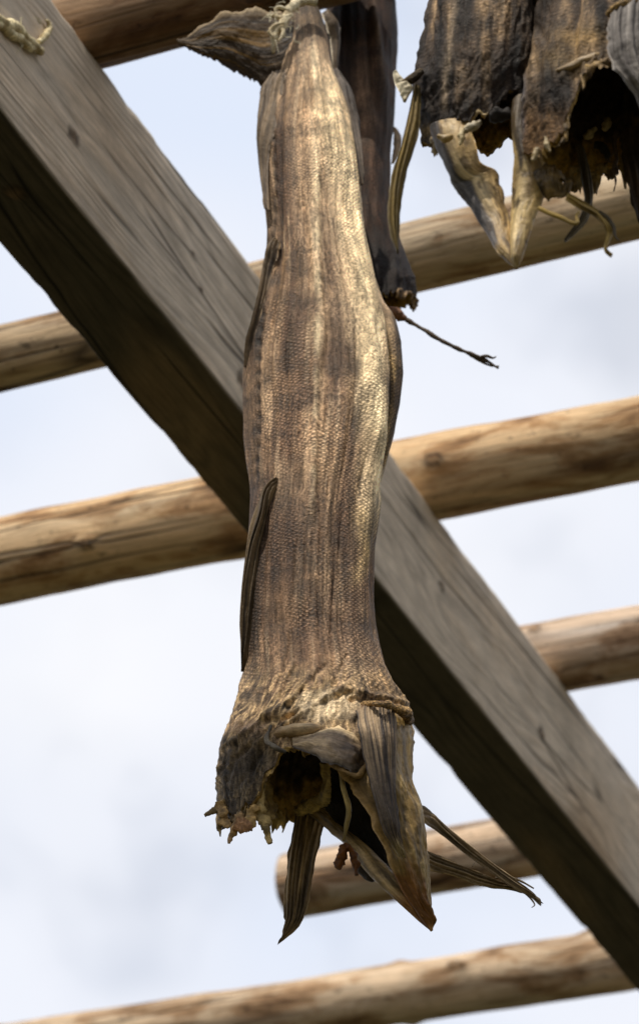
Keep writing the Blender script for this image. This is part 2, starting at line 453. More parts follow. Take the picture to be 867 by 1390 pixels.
# along-beam coordinate of a pixel on the right face
def along(px, py):
    d = ray(px, py); k = ((mid_-CAM) @ BN)/(d @ BN); p = CAM+d*k
    return float((p-mid_) @ BD), float(p[2]-ZB)
kn = []
for (px, py, r) in ((327, 520, .014), (600, 800, .010), (100, 190, .012), (272, 395, .006), (735, 1000, .013), (262, 350, .006)):
    a, z = along(px, py); kn.append((a, z, r))
perim = 2*(BW+BH)
# a knot on the underside
p = HZ(8, 265, ZB); kn.append((float((p-mid_) @ BD), perim-float(-(p-mid_) @ BN)*1.0, .014))
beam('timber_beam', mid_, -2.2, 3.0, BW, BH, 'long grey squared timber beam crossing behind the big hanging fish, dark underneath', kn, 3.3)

# ------------------------------------------------------------------ poles
def pole(pa, pb, ea, eb, label, tint=(.52, .35, .18), knots=6, seed=0, name='drying_pole', bend=.006, rz=None, half_a=None, half_b=None):
    """pa, pb = (px, py, half thickness px) on the axis; ea, eb extend (in m) beyond pa / pb"""
    z = ZT+.036
    for it in range(3):
        a = HZ(pa[0], pa[1], z); b = HZ(pb[0], pb[1], z)
        ra = pa[2]*.98*np.linalg.norm(a-CAM)/F; rb = pb[2]*.98*np.linalg.norm(b-CAM)/F
        z = ZT+(ra+rb)/2-.001
    D = (b-a); L = np.linalg.norm(D); D /= L
    a2 = a-D*ea; b2 = b+D*eb; T = L+ea+eb
    ra2 = ra-(rb-ra)*ea/L*.3; rb2 = rb+(rb-ra)*eb/L*.3
    return pole_w(a2, b2, ra2, rb2, label, tint, knots, seed, name, bend), a, D
def pole_w(a2, b2, ra2, rb2, label, tint=(.52, .35, .18), knots=6, seed=0, name='drying_pole', bend=.006, cat='pole', group='poles laid across the timber beam'):
    D = b2-a2; T = np.linalg.norm(D); D = D/T
    n = int(max(160, T*260)); seg = 56
    x = np.linspace(0, T, n); u = np.linspace(0, 2*PI, seg, endpoint=False)
    X = x[:, None]*np.ones((1, seg)); Uu = u[None, :]*np.ones((n, 1))
    rr = (ra2+(rb2-ra2)*X/T)
    cu, su = np.cos(Uu), np.sin(Uu)
    rad = rr*(1+.035*fbm(X*3.5+seed, cu*1.2+5, su*1.2, 3)+.07*fbm(X*9+seed, cu*.8, su*.8, 2)+.018*fbm(X*25+seed, cu*6, su*6, 3))
    cy = bend*fbm(x*1.1+seed, 3.3, 0, 2); cz = bend*.4*fbm(x*1.1+seed, 7.7, 0, 2)
    col = np.zeros(X.shape+(3,))+np.array(tint)
    col = mix(col, np.array(tint)*np.array([.9, 1.08, 1.35]), .8*ss(0, .6, fbm(X*2+seed, cu*1.5, su*1.5, 3)))
    col = mix(col, np.array([.20, .12, .06]), .75*ss(.05, .55, fbm(X*5+seed*2, cu*2, su*2, 4)))
    rng = np.random.RandomState(int(seed*10)+3)
    for k in range(int(knots*1.8)):
        kx = rng.uniform(.05, .95)*T; ku = rng.uniform(0, 2*PI); kr = rng.uniform(.004, .009)
        da = np.abs((Uu-ku+PI) % (2*PI)-PI)*rr; dx = X-kx
        dd = np.sqrt((dx*.7)**2+da**2)
        rad = rad+.005*np.exp(-(dd/(kr*1.4))**2)
        col = mix(col, (.07, .04, .02), .9*np.exp(-((dd-kr*.65)/(kr*.22))**2)); col = mix(col, (.30, .17, .07), .8*(dd < kr*.5))
    # round the ends over
    e = np.minimum(X, T-X); rad = rad*np.sqrt(np.clip(1-((.006-np.minimum(e, .006))/.006)**2*.35, 0, 1))
    V = np.stack([X, cy[:, None]+rad*cu, cz[:, None]+rad*su], -1).reshape(-1, 3)
    V = list(map(tuple, V)); faces = gridfaces(n, seg, True)
    c = list(col.reshape(-1, 3))
    for base, s in ((0, -1), ((n-1)*seg, 1)):      # end grain as concentric rings
        prev = [base+i for i in range(seg)]
        xc = x[0] if s < 0 else x[-1]
        ci = 0 if s < 0 else n-1
        for q in (.8, .55, .3, .06):
            st = len(V)
            for i in range(seg):
                rq = rad[ci, i]*q
                V.append((xc+s*.0012*(1-q)+.0008*math.sin(q*60), cy[ci]+rq*math.cos(u[i]), cz[ci]+rq*math.sin(u[i])))
                c.append(np.array([.36, .24, .15])*(.75+.4*((q*10) % 1)))
            cur = [st+i for i in range(seg)]
            for i in range(seg):
                j = (i+1) % seg
                faces.append((prev[i], prev[j], cur[j], cur[i]))
            prev = cur
        faces.append(tuple(prev))
    o = recalc(make(name, V, faces, M_POLE, np.array(c)))
    o.location = a2
    Dv = Vector(D); o.rotation_mode = 'QUATERNION'; o.rotation_quaternion = Dv.to_track_quat('X', 'Z')
    o.rotation_quaternion.normalize()
    tag(o, label, cat, group)
    return o
o1, a1, D1 = pole((140, 34, 56), (410, -37, 56), .75, 1.9, 'dark brown cracked pole at the top, with the big fish tied to it', (.22, .135, .07), 9, 1.3)
pole((0, 487, 45), (867, 275, 51), .55, 1.6, 'pole greyed on its left, passing behind the bony V of the upper right fish', (.52, .38, .23), 8, 2.1)
pole((0, 763, 62), (867, 594, 54), .55, 1.7, 'thick warm tan pole crossing the whole view behind the middle of the big fish', (.60, .41, .225), 12, 3.4)
pole((452, 943, 50), (867, 871, 52), .0, 1.7, 'pinkish grey pole reaching from the beam to the right edge below the tan pole', (.52, .39, .28), 9, 4.2)
pole((386, 1203, 45), (650, 1158, 42), .0, 1.9, 'short looking pole with its cut end showing behind the lower tip of the big fish', (.55, .40, .27), 9, 5.9)
pole((560, 1348, 42), (794, 1312, 42), 1.0, 1.9, 'lowest pole, pale and only partly seen beside the beam at the bottom', (.56, .42, .28), 6, 6.6)

# depth of pole 1 near the tail
def pole1_y(px):
    # walk the pole axis until it projects to px
    for s in np.linspace(-1, 1.5, 2000):
        q = a1+D1*s
        x, y = proj(q)
        if x >= px: return float(q[1]), float(q[2])
    return 1.7, ZT
YP, ZP = pole1_y(410)
Y1 = YP-.060
YPD, _ = pole1_y(500)
YD = YPD+.072
Y2 = 1.20; Y3 = 1.175
print('pole1 Y', YP, 'main fish', Y1, 'dark fish', YD)

# nearest pole, above the picture: carries the right-hand pair
zc = ZT+.036
pc = np.array([.07, 1.11, zc])
axis = np.array([BN[0], BN[1], 0])
pole_w(pc-axis*.85, pc+axis*1.75, .036, .034, 'nearest pole above the picture, carrying the two fish at upper right', (.45, .29, .15), 8, 8.8)
# second timber out to the right and the four posts under both
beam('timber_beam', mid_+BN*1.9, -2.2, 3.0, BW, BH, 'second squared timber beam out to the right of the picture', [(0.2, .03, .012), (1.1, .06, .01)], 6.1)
k = 0
for off in (0, 1.9):
    for s in (-2.0, 2.8):
        q = mid_+BN*off+BD*s-BN*BW/2
        a = np.array([q[0], q[1], -.02]); b = np.array([q[0], q[1], ZB-.001])
        pole_w(a, b, .07, .062, ['round wooden post under the near end of the crossing beam', 'round wooden post under the far end of the crossing beam',
               'round wooden post under the near end of the second beam', 'round wooden post under the far end of the second beam'][k], (.30, .23, .16), 8, 11+k, 'support_post', .01, 'post', 'posts under the timber beams')
        k += 1

# ------------------------------------------------------------------ fish body
def body(parent, rows, depth, Yf, y0, end, colfn, dispfn, mat, nr=620, nc=300, inner=.0028, inner_from=None, expo=.9, seed=0, incol=(.055, .038, .022), incol2=(.58, .38, .14), name='body', lean=None, scalefn=None):
    ry = [r[0] for r in rows]
    u = np.linspace(0, 2*PI, nc, endpoint=False); v = np.linspace(0, 1, nr)
    en = np.interp(np.degrees(u), [e[0] for e in end], [e[1] for e in end])
    en = en+(7*vn(np.cos(u)*5, np.sin(u)*5, seed)+6*vn(np.cos(u)*13, np.sin(u)*13, seed+3)+4*vn(np.cos(u)*29, np.sin(u)*29, seed+5))
    # keep periodic
    PY = y0+(en[None, :]-y0)*v[:, None]
    U = u[None, :]*np.ones((nr, 1))
    Lx = np.interp(PY, ry, [r[1] for r in rows]); Rx = np.interp(PY, ry, [r[2] for r in rows])
    # smooth outline a little
    cx = (Lx+Rx)/2; hw = (Rx-Lx)/2
    hd = np.interp(PY, [d[0] for d in depth], [d[1] for d in depth])
    cu, su = np.cos(U), np.sin(U)
    ex = np.sign(cu)*np.abs(cu)**expo
    Yc = Yf+np.zeros_like(PY) if lean is None else Yf+np.interp(PY, [l[0] for l in lean], [l[1] for l in lean])
    C = P(cx, PY, Yc)
    E = P(cx+hw*ex, PY, Yc)
    V = E.copy(); V[..., 1] = Yc-hd*np.sign(su)*np.abs(su)**.95
    fx, fy = proj(V)                       # where the skin sits in the picture; used as plain skin coordinates
    hwm = np.linalg.norm(P(cx+hw, PY, Yc)-C, axis=-1)
    nx = cu/np.maximum(hwm, .004); ny = -su/np.maximum(hd, .004); nl = np.sqrt(nx**2+ny**2); nx /= nl; ny /= nl
    d = dispfn(fx, fy, U, PY)
    Vo = V.copy(); Vo[..., 0] += nx*d; Vo[..., 1] += ny*d
    col = colfn(fx, fy, U, PY)
    ang = U.copy(); per = hwm.mean()*2.6
    arc = np.where(ang > PI, 2*PI-ang, ang)/PI*per
    UV = np.stack([arc, Vo[..., 2]], -1)
    faces = gridfaces(nr, nc, True)
    if inner_from is None: inner_from = ry[-1]-200
    i0 = int(np.searchsorted(v, (inner_from-y0)/(en.mean()-y0)))
    Vi = Vo[i0:].copy(); thn = inner
    dd = .0012*fbm(fx[i0:]/9, fy[i0:]/14, seed, 4)
    Vi[..., 0] -= nx[i0:]*(thn+dd); Vi[..., 1] -= ny[i0:]*(thn+dd)
    ni = nr-i0
    base = nr*nc
    fi = gridfaces(ni, nc, True, base, flip=True)
    link = []
    for j in range(nc):
        k2 = (j+1) % nc
        link.append(((nr-1)*nc+j, (nr-1)*nc+k2, base+(ni-1)*nc+k2, base+(ni-1)*nc+j))
    top = [tuple(range(nc))[::-1]]
    topi = [tuple(base+i for i in range(nc))]
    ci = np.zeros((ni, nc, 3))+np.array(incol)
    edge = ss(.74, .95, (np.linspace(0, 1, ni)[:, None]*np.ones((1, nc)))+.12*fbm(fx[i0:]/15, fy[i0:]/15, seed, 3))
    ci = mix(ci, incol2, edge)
    allV = np.vstack([Vo.reshape(-1, 3), Vi.reshape(-1, 3)])
    allC = np.vstack([col.reshape(-1, 3), ci.reshape(-1, 3)])
    allU = np.vstack([UV.reshape(-1, 2), UV[i0:].reshape(-1, 2)])
    ff = faces+top+fi+link+topi
    fm = [0]*(len(faces)+1)+[1]*(len(fi)+len(link)+1)
    al = np.concatenate([scalefn(fx, fy).ravel() if scalefn else np.ones(nr*nc), np.ones(ni*nc)])
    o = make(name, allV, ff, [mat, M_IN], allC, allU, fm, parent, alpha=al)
    return o, Vo[-1], Vi[-1], u

def frill(parent, rim, rim2, u, u0, u1, r, seed, col, col2, drop=.006, name='torn_flesh', mat=None, drips=()):
    """ragged lumpy edge of dried flesh following part of the opening's rim"""
    deg = np.degrees(u)
    if u0 < u1: idx = [i for i in range(len(u)) if u0 <= deg[i] <= u1]
    else: idx = [i for i in range(len(u)) if deg[i] >= u0]+[i for i in range(len(u)) if deg[i] <= u1]
    C = ((rim+rim2)/2)[idx]
    C = catmull(C[::3], len(idx)*2)
    n = len(C); seg = 16
    T = np.gradient(C, axis=0); T /= np.linalg.norm(T, axis=1)[:, None]+1e-9
    Z = np.array([0, 0, 1.0]); N = np.cross(T, Z); N /= np.linalg.norm(N, axis=1)[:, None]+1e-9
    x = np.arange(n)
    k = np.clip(.55+.9*fbm(x/16.+seed, seed, 0, 4), .12, 2.0)*r
    k *= ss(0, 8, x)*(1-ss(n-9, n-1, x))+.05
    dr = drop*1.5*np.clip(.35+1.2*fbm(x/11.+seed*2, seed+4, 0, 3)+1.3*ridged(x/6., seed+2, 0, 4)-.3, -.3, 2.6)
    a = np.linspace(0, 2*PI, seg, endpoint=False)
    V = C[:, None, :]+N[:, None, :]*(np.cos(a)[None, :]*k[:, None]*.30)[..., None]
    zz = np.sin(a)[None, :]*k[:, None]; zz = np.where(zz < 0, zz*(1+dr[:, None]/r), zz)
    V[..., 2] += zz
    d = fbm(V[..., 0]*260+seed, V[..., 1]*260, V[..., 2]*260, 4)
    V = V+(V-C[:, None, :])*(d*.75)[..., None]+N[:, None, :]*(.0055*fbm(V[..., 0]*140, V[..., 1]*140, V[..., 2]*140+seed, 3))[..., None]
    c = mix(np.zeros(V.shape)+np.array(col), col2, .5+1.2*fbm(V[..., 0]*420+4, V[..., 1]*420, V[..., 2]*90+seed, 3))
    Vs = [V.reshape(-1, 3)]; Cs = [c.reshape(-1, 3)]; F_ = gridfaces(n, seg, True)
    F_.append(tuple(range(seg))[::-1]); F_.append(tuple((n-1)*seg+i for i in range(seg)))
    for (pp, rr, cc) in drips:
        nn = 44; sg = 18
        CC = catmull(pp, nn); r_ = .8*np.interp(np.linspace(0, 1, nn), np.linspace(0, 1, len(rr)), rr)
        CC = CC+.0016*np.stack([fbm(CC[:, 2]*200, seed, k_, 2) for k_ in range(3)], -1)
        TT = np.gradient(CC, axis=0); TT /= np.linalg.norm(TT, axis=1)[:, None]+1e-9
        N1 = np.cross(TT, [0, 1, .1]); N1 /= np.linalg.norm(N1, axis=1)[:, None]+1e-9; B1 = np.cross(TT, N1)
        aa = np.linspace(0, 2*PI, sg, endpoint=False)
        VV = CC[:, None, :]+(np.cos(aa)[None, :, None]*N1[:, None, :]+(.45*np.sin(aa))[None, :, None]*B1[:, None, :])*r_[:, None, None]
        dd = ridged(VV[..., 0]*420+seed, VV[..., 1]*420, VV[..., 2]*150, 4)
        VV = VV+(VV-CC[:, None, :])*(dd*.9)[..., None]
        b = sum(len(q) for q in Vs)
        c_ = mix(np.zeros(VV.shape)+np.array(cc), np.array(cc)*.3, .4+1.1*fbm(VV[..., 0]*200, VV[..., 1]*200+3, VV[..., 2]*200, 3))
        Vs.append(VV.reshape(-1, 3)); Cs.append(c_.reshape(-1, 3))
        F_ += gridfaces(nn, sg, True, b); F_.append(tuple(b+i for i in range(sg))[::-1]); F_.append(tuple(b+(nn-1)*sg+i for i in range(sg)))
    return recalc(make(name, np.vstack(Vs), F_, mat or M_FLESH, np.vstack(Cs), parent=parent))

# ================================================================== MAIN FISH
rows1 = [(-120, 404, 418), (-60, 402, 420), (0, 396, 424), (20, 392, 436), (40, 389, 442), (60, 388, 447), (80, 386, 449), (100, 383, 453), (118, 377, 461),
         (135, 370, 469), (160, 360, 479), (185, 354, 486), (205, 351, 491), (240, 355, 493), (280, 358, 492), (310, 361, 494), (343, 361, 501), (363, 359, 508),
         (404, 351, 521), (435, 341, 536), (469, 334, 544), (511, 331, 548), (549, 333, 546), (583, 336, 539), (621, 338, 529), (652, 341, 520), (680, 342, 515),
         (711, 340, 513), (746, 338, 511), (798, 336, 511), (850, 334, 512), (880, 334, 516), (909, 334, 522), (940, 330, 534), (960, 324, 545), (980, 316, 552),
         (1000, 307, 555), (1030, 298, 556), (1058, 295, 556), (1085, 297, 556), (1130, 302, 556)]
depth1 = [(-120, .006), (0, .009), (60, .012), (110, .019), (200, .026), (400, .032), (700, .035), (880, .037), (960, .044), (1020, .050), (1130, .050)]
# end row per direction (0 right, 90 front, 180 left, 270 back)
end1 = [(0, 1022), (30, 1052), (52, 1080), (66, 1086), (78, 1078), (92, 1070), (106, 1076), (118, 1092), (128, 1128), (140, 1140), (158, 1128), (180, 1104),
        (215, 1076), (250, 1062), (275, 1058), (300, 1040), (330, 1025), (360, 1022)]
ridge_mid = [(424, 60), (428, 110), (430, 300), (432, 420), (428, 560), (424, 700)]
ridge_yel = [(440, 60), (452, 150), (468, 230), (484, 330), (500, 430), (508, 540), (512, 610), (505, 680), (496, 760)]
seam = [(372, 105), (369, 180), (372, 250), (366, 320), (358, 400), (351, 460), (350, 520), (351, 600), (348, 660)]
crease_r = [(470, 115), (486, 190), (492, 260), (510, 350), (527, 430), (533, 500), (530, 560), (522, 620), (516, 665)]
crease_l = [(386, 90), (382, 160), (380, 260), (378, 330), (370, 420), (366, 520), (364, 640)]
def sfl(px, py):
    ry = [r[0] for r in rows1]
    L = np.interp(py, ry, [r[1] for r in rows1]); Rr = np.interp(py, ry, [r[2] for r in rows1])
    return (px-L)/(Rr-L)
def disp1(px, py, U, PY):
    s = sfl(px, py)
    a = ss(20, 160, py)
    d = a*.0040*fbm(s*7+3, py/260., np.sin(U)*.5, 3)+a*.0015*fbm(s*22, py/120., 2+np.sin(U), 3)
    d = d+a*.0012*ridged(s*34, py/95., np.sin(U), 2)
    front = ss(-.1, .25, np.sin(U))
    d = d+front*(.0022*gpath(px, py, ridge_mid, 9)+.0042*gpath(px, py, ridge_yel, 13, 130, 720, 60)-.0038*gpath(px, py, crease_r, 4.5, 160, 660)
                 -.0020*gpath(px, py, crease_l, 4, 110, 620)-.0020*gpath(px, py, seam, 4)*(.75+.25*np.sin(py*2*PI/20)))
    d = d-front*.0016*gpath(px, py, [(447, 440), (436, 520), (432, 640), (437, 760)], 3)
    d = d-front*.0016*gpath(px, py, [(404, 730), (400, 800), (392, 880), (372, 960)], 2.6)
    d = d-front*.0013*gpath(px, py, [(455, 780), (449, 860), (455, 930)], 2.6)
    # wrinkled collar
    c = ss(890, 960, py)
    q = px*.6+(py-930)*.55
    wq = (px-430)*(1-.35*c*(1-ss(940, 1050, py)*.6))+5*vn(px/25., py/30.)
    c = c*(1-.75*ss(1000, 1040, py)*(1-ss(345, 385, px)))
    d = d+c*.0013*ridged(wq/9., py/60., 4, 3)+c*.0006*ridged((px+.5*py)/6.+vn(px/20., py/20.), (py-.4*px)/26., 8, 2)
    d = d+c*.0012*ridged(q/38., (py+px*.3)/60., np.sin(U), 3)+c*.0013*ridged(px/16.+.6*vn(px/21., py/33.), py/60., 3+np.sin(U), 3)
    ly = ss(1000, 1040, py)*(1-ss(340, 372, px))
    wx, wy = px+9*vn(px/17., py/21.), py+12*vn(px/19., py/17., 5)
    d = d+ly*(.0015*ridged(wx/5., wy/30., 0, 3)+.0008*fbm(wx/3., wy/7., 1, 3))
    # folds running from the collar pit to the left
    for (x0, y0_, x1, y1_, w, amp) in ((318, 1010, 400, 945, 4, .0024), (322, 1028, 396, 968, 3, -.0024), (345, 1010, 470, 930, 4, .0024), (352, 985, 480, 940, 3, -.0018),
                                       (330, 1060, 372, 992, 4, -.002), (470, 938, 545, 955, 4, .0026), (470, 950, 545, 966, 3, -.0022), (312, 1060, 330, 985, 3, -.002), (390, 960, 440, 905, 3, -.0018), (360, 975, 400, 900, 3, .002), (450, 935, 470, 890, 2.5, -.0015)):
        t = np.clip(((px-x0)*(x1-x0)+(py-y0_)*(y1_-y0_))/((x1-x0)**2+(y1_-y0_)**2), 0, 1)
        dist = np.hypot(px-(x0+t*(x1-x0)), py-(y0_+t*(y1_-y0_)))
        d = d+front*amp*np.exp(-(dist/w)**2)
    return d
def col1(px, py, U, PY):
    s = sfl(px, py); sb = np.sin(U)
    st = fbm(s*9+1.5, py/230., sb*.6, 4); st2 = fbm(s*30, py/110., sb, 3); bl = fbm(px/55., py/75., sb, 4)
    c = np.zeros(px.shape+(3,))+np.array([.34, .235, .150])
    c = mix(c, (.56, .42, .285), ss(-.02, .42, st)*.8)
    c = mix(c, (.12, .076, .053), ss(-.05, .42, -st+.5*bl)*.85)
    c = mix(c, (.64, .51, .36), .5*ss(.15, .5, st2))
    c = mix(c, (.09, .06, .042), .6*ss(.15, .6, -st2))
    c = mix(c, (.56, .43, .30), .45*ss(110, 200, py)*(1-ss(400, 560, py))*ss(.18, .4, s))
    # upper grey brown part
    c = mix(c, (.40, .31, .22), .4*(1-ss(110, 200, py)))
    c = mix(c, (.10, .075, .05), .8*(1-ss(10, 90, py)))
    # belly side, pale yellow
    yb = gpath(px, py, ridge_yel, 20, 120, 720, 70)*(.8+.4*fbm(px/10., py/60., 4, 3))
    c = mix(c, (.95, .80, .55), yb)
    c = mix(c, (.80, .64, .42), .85*gpath(px, py, [(480, 200), (485, 300), (505, 400), (525, 450)], 9, 180, 450))
    c = mix(c, (.72, .60, .42), .8*gpath(px, py, ridge_mid, 4.5)*(.55+.7*vn(py/17., 3)))
    # grey/dark on both rims
    c = mix(c, (.10, .072, .045), .85*gpath(px, py, [(540, 440), (546, 500), (543, 560), (530, 620)], 9, 430, 640))  # right rim: shade side of the pale ridge put into the colour
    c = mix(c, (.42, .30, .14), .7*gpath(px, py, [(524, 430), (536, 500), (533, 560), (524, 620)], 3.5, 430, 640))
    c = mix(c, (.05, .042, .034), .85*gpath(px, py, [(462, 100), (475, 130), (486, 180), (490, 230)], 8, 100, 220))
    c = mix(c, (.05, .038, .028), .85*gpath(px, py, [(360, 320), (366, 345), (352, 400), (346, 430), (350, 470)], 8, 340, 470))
    c = mix(c, (.055, .04, .03), .75*gpath(px, py, seam, 4.5)*(.6+.5*fbm(px/6., py/22., 5, 3)))
    c = mix(c, (.03, .022, .016), .95*gpath(px, py, seam, 3.2, 400, 660)*(np.sin(py*2*PI/20.) > .55))
    c = mix(c, (.20, .15, .105), .6*gpath(px, py, [(352, 120), (351, 200), (356, 280)], 8))
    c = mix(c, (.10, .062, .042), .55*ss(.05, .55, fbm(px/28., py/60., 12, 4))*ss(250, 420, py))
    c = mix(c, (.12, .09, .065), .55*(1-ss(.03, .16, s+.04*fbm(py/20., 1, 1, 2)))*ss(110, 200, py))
    # dark purple-brown patches, then crease and fin shade painted in
    c = mix(c, (.075, .048, .036), .9*blobw(px, py, 382, 750, 50, 105)*(.9+.5*bl))
    c = mix(c, (.115, .078, .055), .72*ss(640, 740, py)*(1-ss(860, 930, py))*(.7+.6*bl))
    c = mix(c, (.05, .036, .026), .8*gpath(px, py, crease_r, 3.5, 110, 650)*(.7+.6*fbm(px/9., py/40., 3, 2)))  # dark lines painted along both creases to deepen their shade
    c = mix(c, (.07, .05, .036), .7*gpath(px, py, crease_l, 3, 90, 400))
    c = mix(c, (.12, .075, .055), .70*blobw(px, py, 392, 560, 30, 90)*(.8+.6*bl))
    c = mix(c, (.10, .065, .045), .70*blobw(px, py, 470, 860, 35, 40)*(.8+.6*bl))
    c = mix(c, (.10, .068, .05), .65*blobw(px, py, 392, 440, 18, 90)*(.8+.6*bl))
    c = mix(c, (.13, .09, .068), .5*blobw(px, py, 455, 520, 14, 120)*(.8+.6*bl))
    c = mix(c, (.045, .033, .025), .85*gpath(px, py, [(353, 690), (347, 760), (345, 860)], 7, 690, 880))  # shadow cast by the lower dorsal fin, painted as a dark strip
    c = mix(c, (.55, .42, .24), .55*gpath(px, py, [(488, 700), (496, 750), (480, 800)], 9, 690, 790))
    # collar
    k = ss(880, 960, py)
    c = mix(c, mix(np.zeros_like(c)+np.array([.29, .215, .135]), (.09, .066, .045), .4+1.1*fbm(px/22., py/22., 8, 4)), k*.75)
    fl = ridged((px+.5*py)/5.+vn(px/20., py/20.), (py-.4*px)/26., 8, 2)
    c = mix(c, (.045, .034, .024), k*.85*ss(.08, .42, fbm(px/10.+3, py/15., 6, 4)))
    c = mix(c, (.52, .39, .23), k*.6*ss(.1, .6, fl))
    c = mix(c, (.06, .044, .03), k*.6*ss(.1, .6, -fl))
    c = mix(c, (.62, .51, .36), .75*ss(.3, .9, blobw(px, py, 440, 960, 46, 24)*1.3+.3*fbm(px/14., py/9., 2, 3)))
    c = mix(c, (.52, .38, .27), .6*blobw(px, py, 345, 990, 22, 9))
    lob = ss(985, 1045, py)*(1-ss(345, 385, px))
    wx, wy = px+9*vn(px/17., py/21.), py+12*vn(px/19., py/17., 5)
    c = mix(c, (.060, .047, .034), lob*.92)
    c = mix(c, (.24, .185, .115), lob*.75*ss(.15, .7, ridged(wx/5., wy/30., 0, 3)))
    c = mix(c, (.02, .016, .012), lob*.6*ss(.1, .6, -fbm(wx/5., wy/9., 4, 3)))
    c = mix(c, (.06, .048, .034), .8*blobw(px, py, 350, 1030, 28, 26))
    c = mix(c, (.30, .21, .12), .6*ss(.2, .6, blobw(px, py, 530, 930, 30, 25)))
    return c
root1 = empty('dried_fish', tuple(P(410, -20, Y1)), 'large brown headless dried fish hanging by its tail in front of the grey beam', 'dried fish', 'stockfish hung to dry')
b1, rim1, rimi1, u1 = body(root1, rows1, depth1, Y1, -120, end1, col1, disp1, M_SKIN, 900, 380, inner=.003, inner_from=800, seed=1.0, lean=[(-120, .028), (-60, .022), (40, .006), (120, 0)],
    scalefn=lambda x, y: np.clip((1-ss(915, 985, y))*ss(90, 230, y)*np.clip(.62+1.5*fbm(x/34., y/60., 31, 3), .05, 1), 0, 1))

def YS(px, py, off=0.0):
    """depth of the front skin of the main fish at a photo position"""
    pl = py
    for _ in range(6):
        hd = np.interp(pl, [d[0] for d in depth1], [d[1] for d in depth1])
        L = np.interp(pl, [r[0] for r in rows1], [r[1] for r in rows1]); Rr = np.interp(pl, [r[0] for r in rows1], [r[2] for r in rows1])
        s = min(.97, abs((px-(L+Rr)/2)/((Rr-L)/2)))
        Y = Y1-hd*math.sqrt(1-s*s)
        q = P(px, py, Y); q[1] = Y1
        pl = float(proj(q)[1])
    return Y-off

YEL = (.34, .20, .065); YEL2 = (.10, .055, .02); CRM = (.62, .52, .33)
def W(pts, Y): return [P(x, y, Y if not isinstance(Y, (list, tuple)) else Y[i]) for i, (x, y) in enumerate(pts)]
px2m = lambda r, Y=Y1: r*Y/math.cos(PITCH)/F      # rough pixel -> metre
def PR(r): return r*.00048
YFc = Y1-.046
drips1 = [
    (W([(318, 1092), (304, 1096), (292, 1100), (279, 1105)], Y1-.02), [PR(9), PR(7), PR(4.5), PR(2)], (.36, .24, .10)),
    (W([(298, 1088), (303, 1102), (306, 1116), (310, 1124)], Y1-.03), [PR(5), PR(6), PR(6), PR(3)], (.55, .36, .17)),
    (W([(335, 1108), (322, 1118), (316, 1130), (311, 1145)], Y1-.035), [PR(8), PR(10), PR(6), PR(1.5)], (.50, .32, .16)),
    (W([(318, 1118), (328, 1122), (340, 1120)], Y1-.037), [PR(9), PR(10), PR(7)], (.46, .26, .14)),
    (W([(350, 1094), (344, 1104), (340, 1116), (338, 1126)], Y1-.037), [PR(6), PR(9), PR(8), PR(4)], (.60, .40, .18)),
    (W([(352, 1060), (354, 1090), (358, 1115), (362, 1132), (367, 1145)], Y1-.036), [PR(5), PR(6), PR(7), PR(4), PR(3)], (.48, .35, .16)),
]
frill(root1, rim1, rimi1, u1, 64, 128, .0042, 2.0, (.62, .42, .17), (.16, .095, .035), .005)
frill(root1, rim1, rimi1, u1, 128, 205, .0045, 5.0, (.32, .23, .12), (.06, .04, .02), .005, drips=drips1)
frill(root1, rim1, rimi1, u1, 200, 312, .0062, 8.0, (.80, .58, .24), (.24, .15, .055), .004)

# inner fold of flesh on the cavity sides
strap('inner_flesh', [(350, 1046, 362, 1040, YS(352, 1045), Y1-.02), (346, 1068, 366, 1062, Y1-.038, Y1-.015), (346, 1092, 368, 1085, Y1-.036, Y1-.01), (352, 1118, 372, 1108, Y1-.034, Y1)],
      M_FLESH, root1, (.52, .37, .16), (.12, .075, .03), th=.0016, teeth=.002, lump=.004, bulge=.15, seed=3, streak=5, n=60, m=20)
strap('inner_flesh', [(434, 1034, 448, 1038, Y1-.03, Y1-.035), (438, 1056, 449, 1060, Y1-.02, Y1-.03), (434, 1076, 448, 1086, Y1, Y1-.01), (414, 1088, 434, 1100, Y1+.02, Y1+.02), (398, 1094, 404, 1108, Y1+.035, Y1+.03)],
      M_FLESH, root1, (.62, .46, .20), (.18, .12, .045), th=.0016, teeth=.002, lump=.003, bulge=.15, seed=6, streak=5, n=60, m=20)
# near-black sheet added for the shade inside the gill opening
strap('cavity_shade_sheet', [(440, 1028, 492, 1030, Y1-.012, Y1-.02), (444, 1060, 508, 1075, Y1+.0, Y1-.01), (446, 1100, 524, 1120, Y1+.012, Y1-.004), (466, 1132, 530, 1160, Y1+.01, Y1), (500, 1165, 540, 1190, Y1+.004, Y1-.002)],
      M_IN, root1, (.020, .014, .008), (.006, .005, .004), th=.003, lump=.004, seed=9, n=60, m=24)

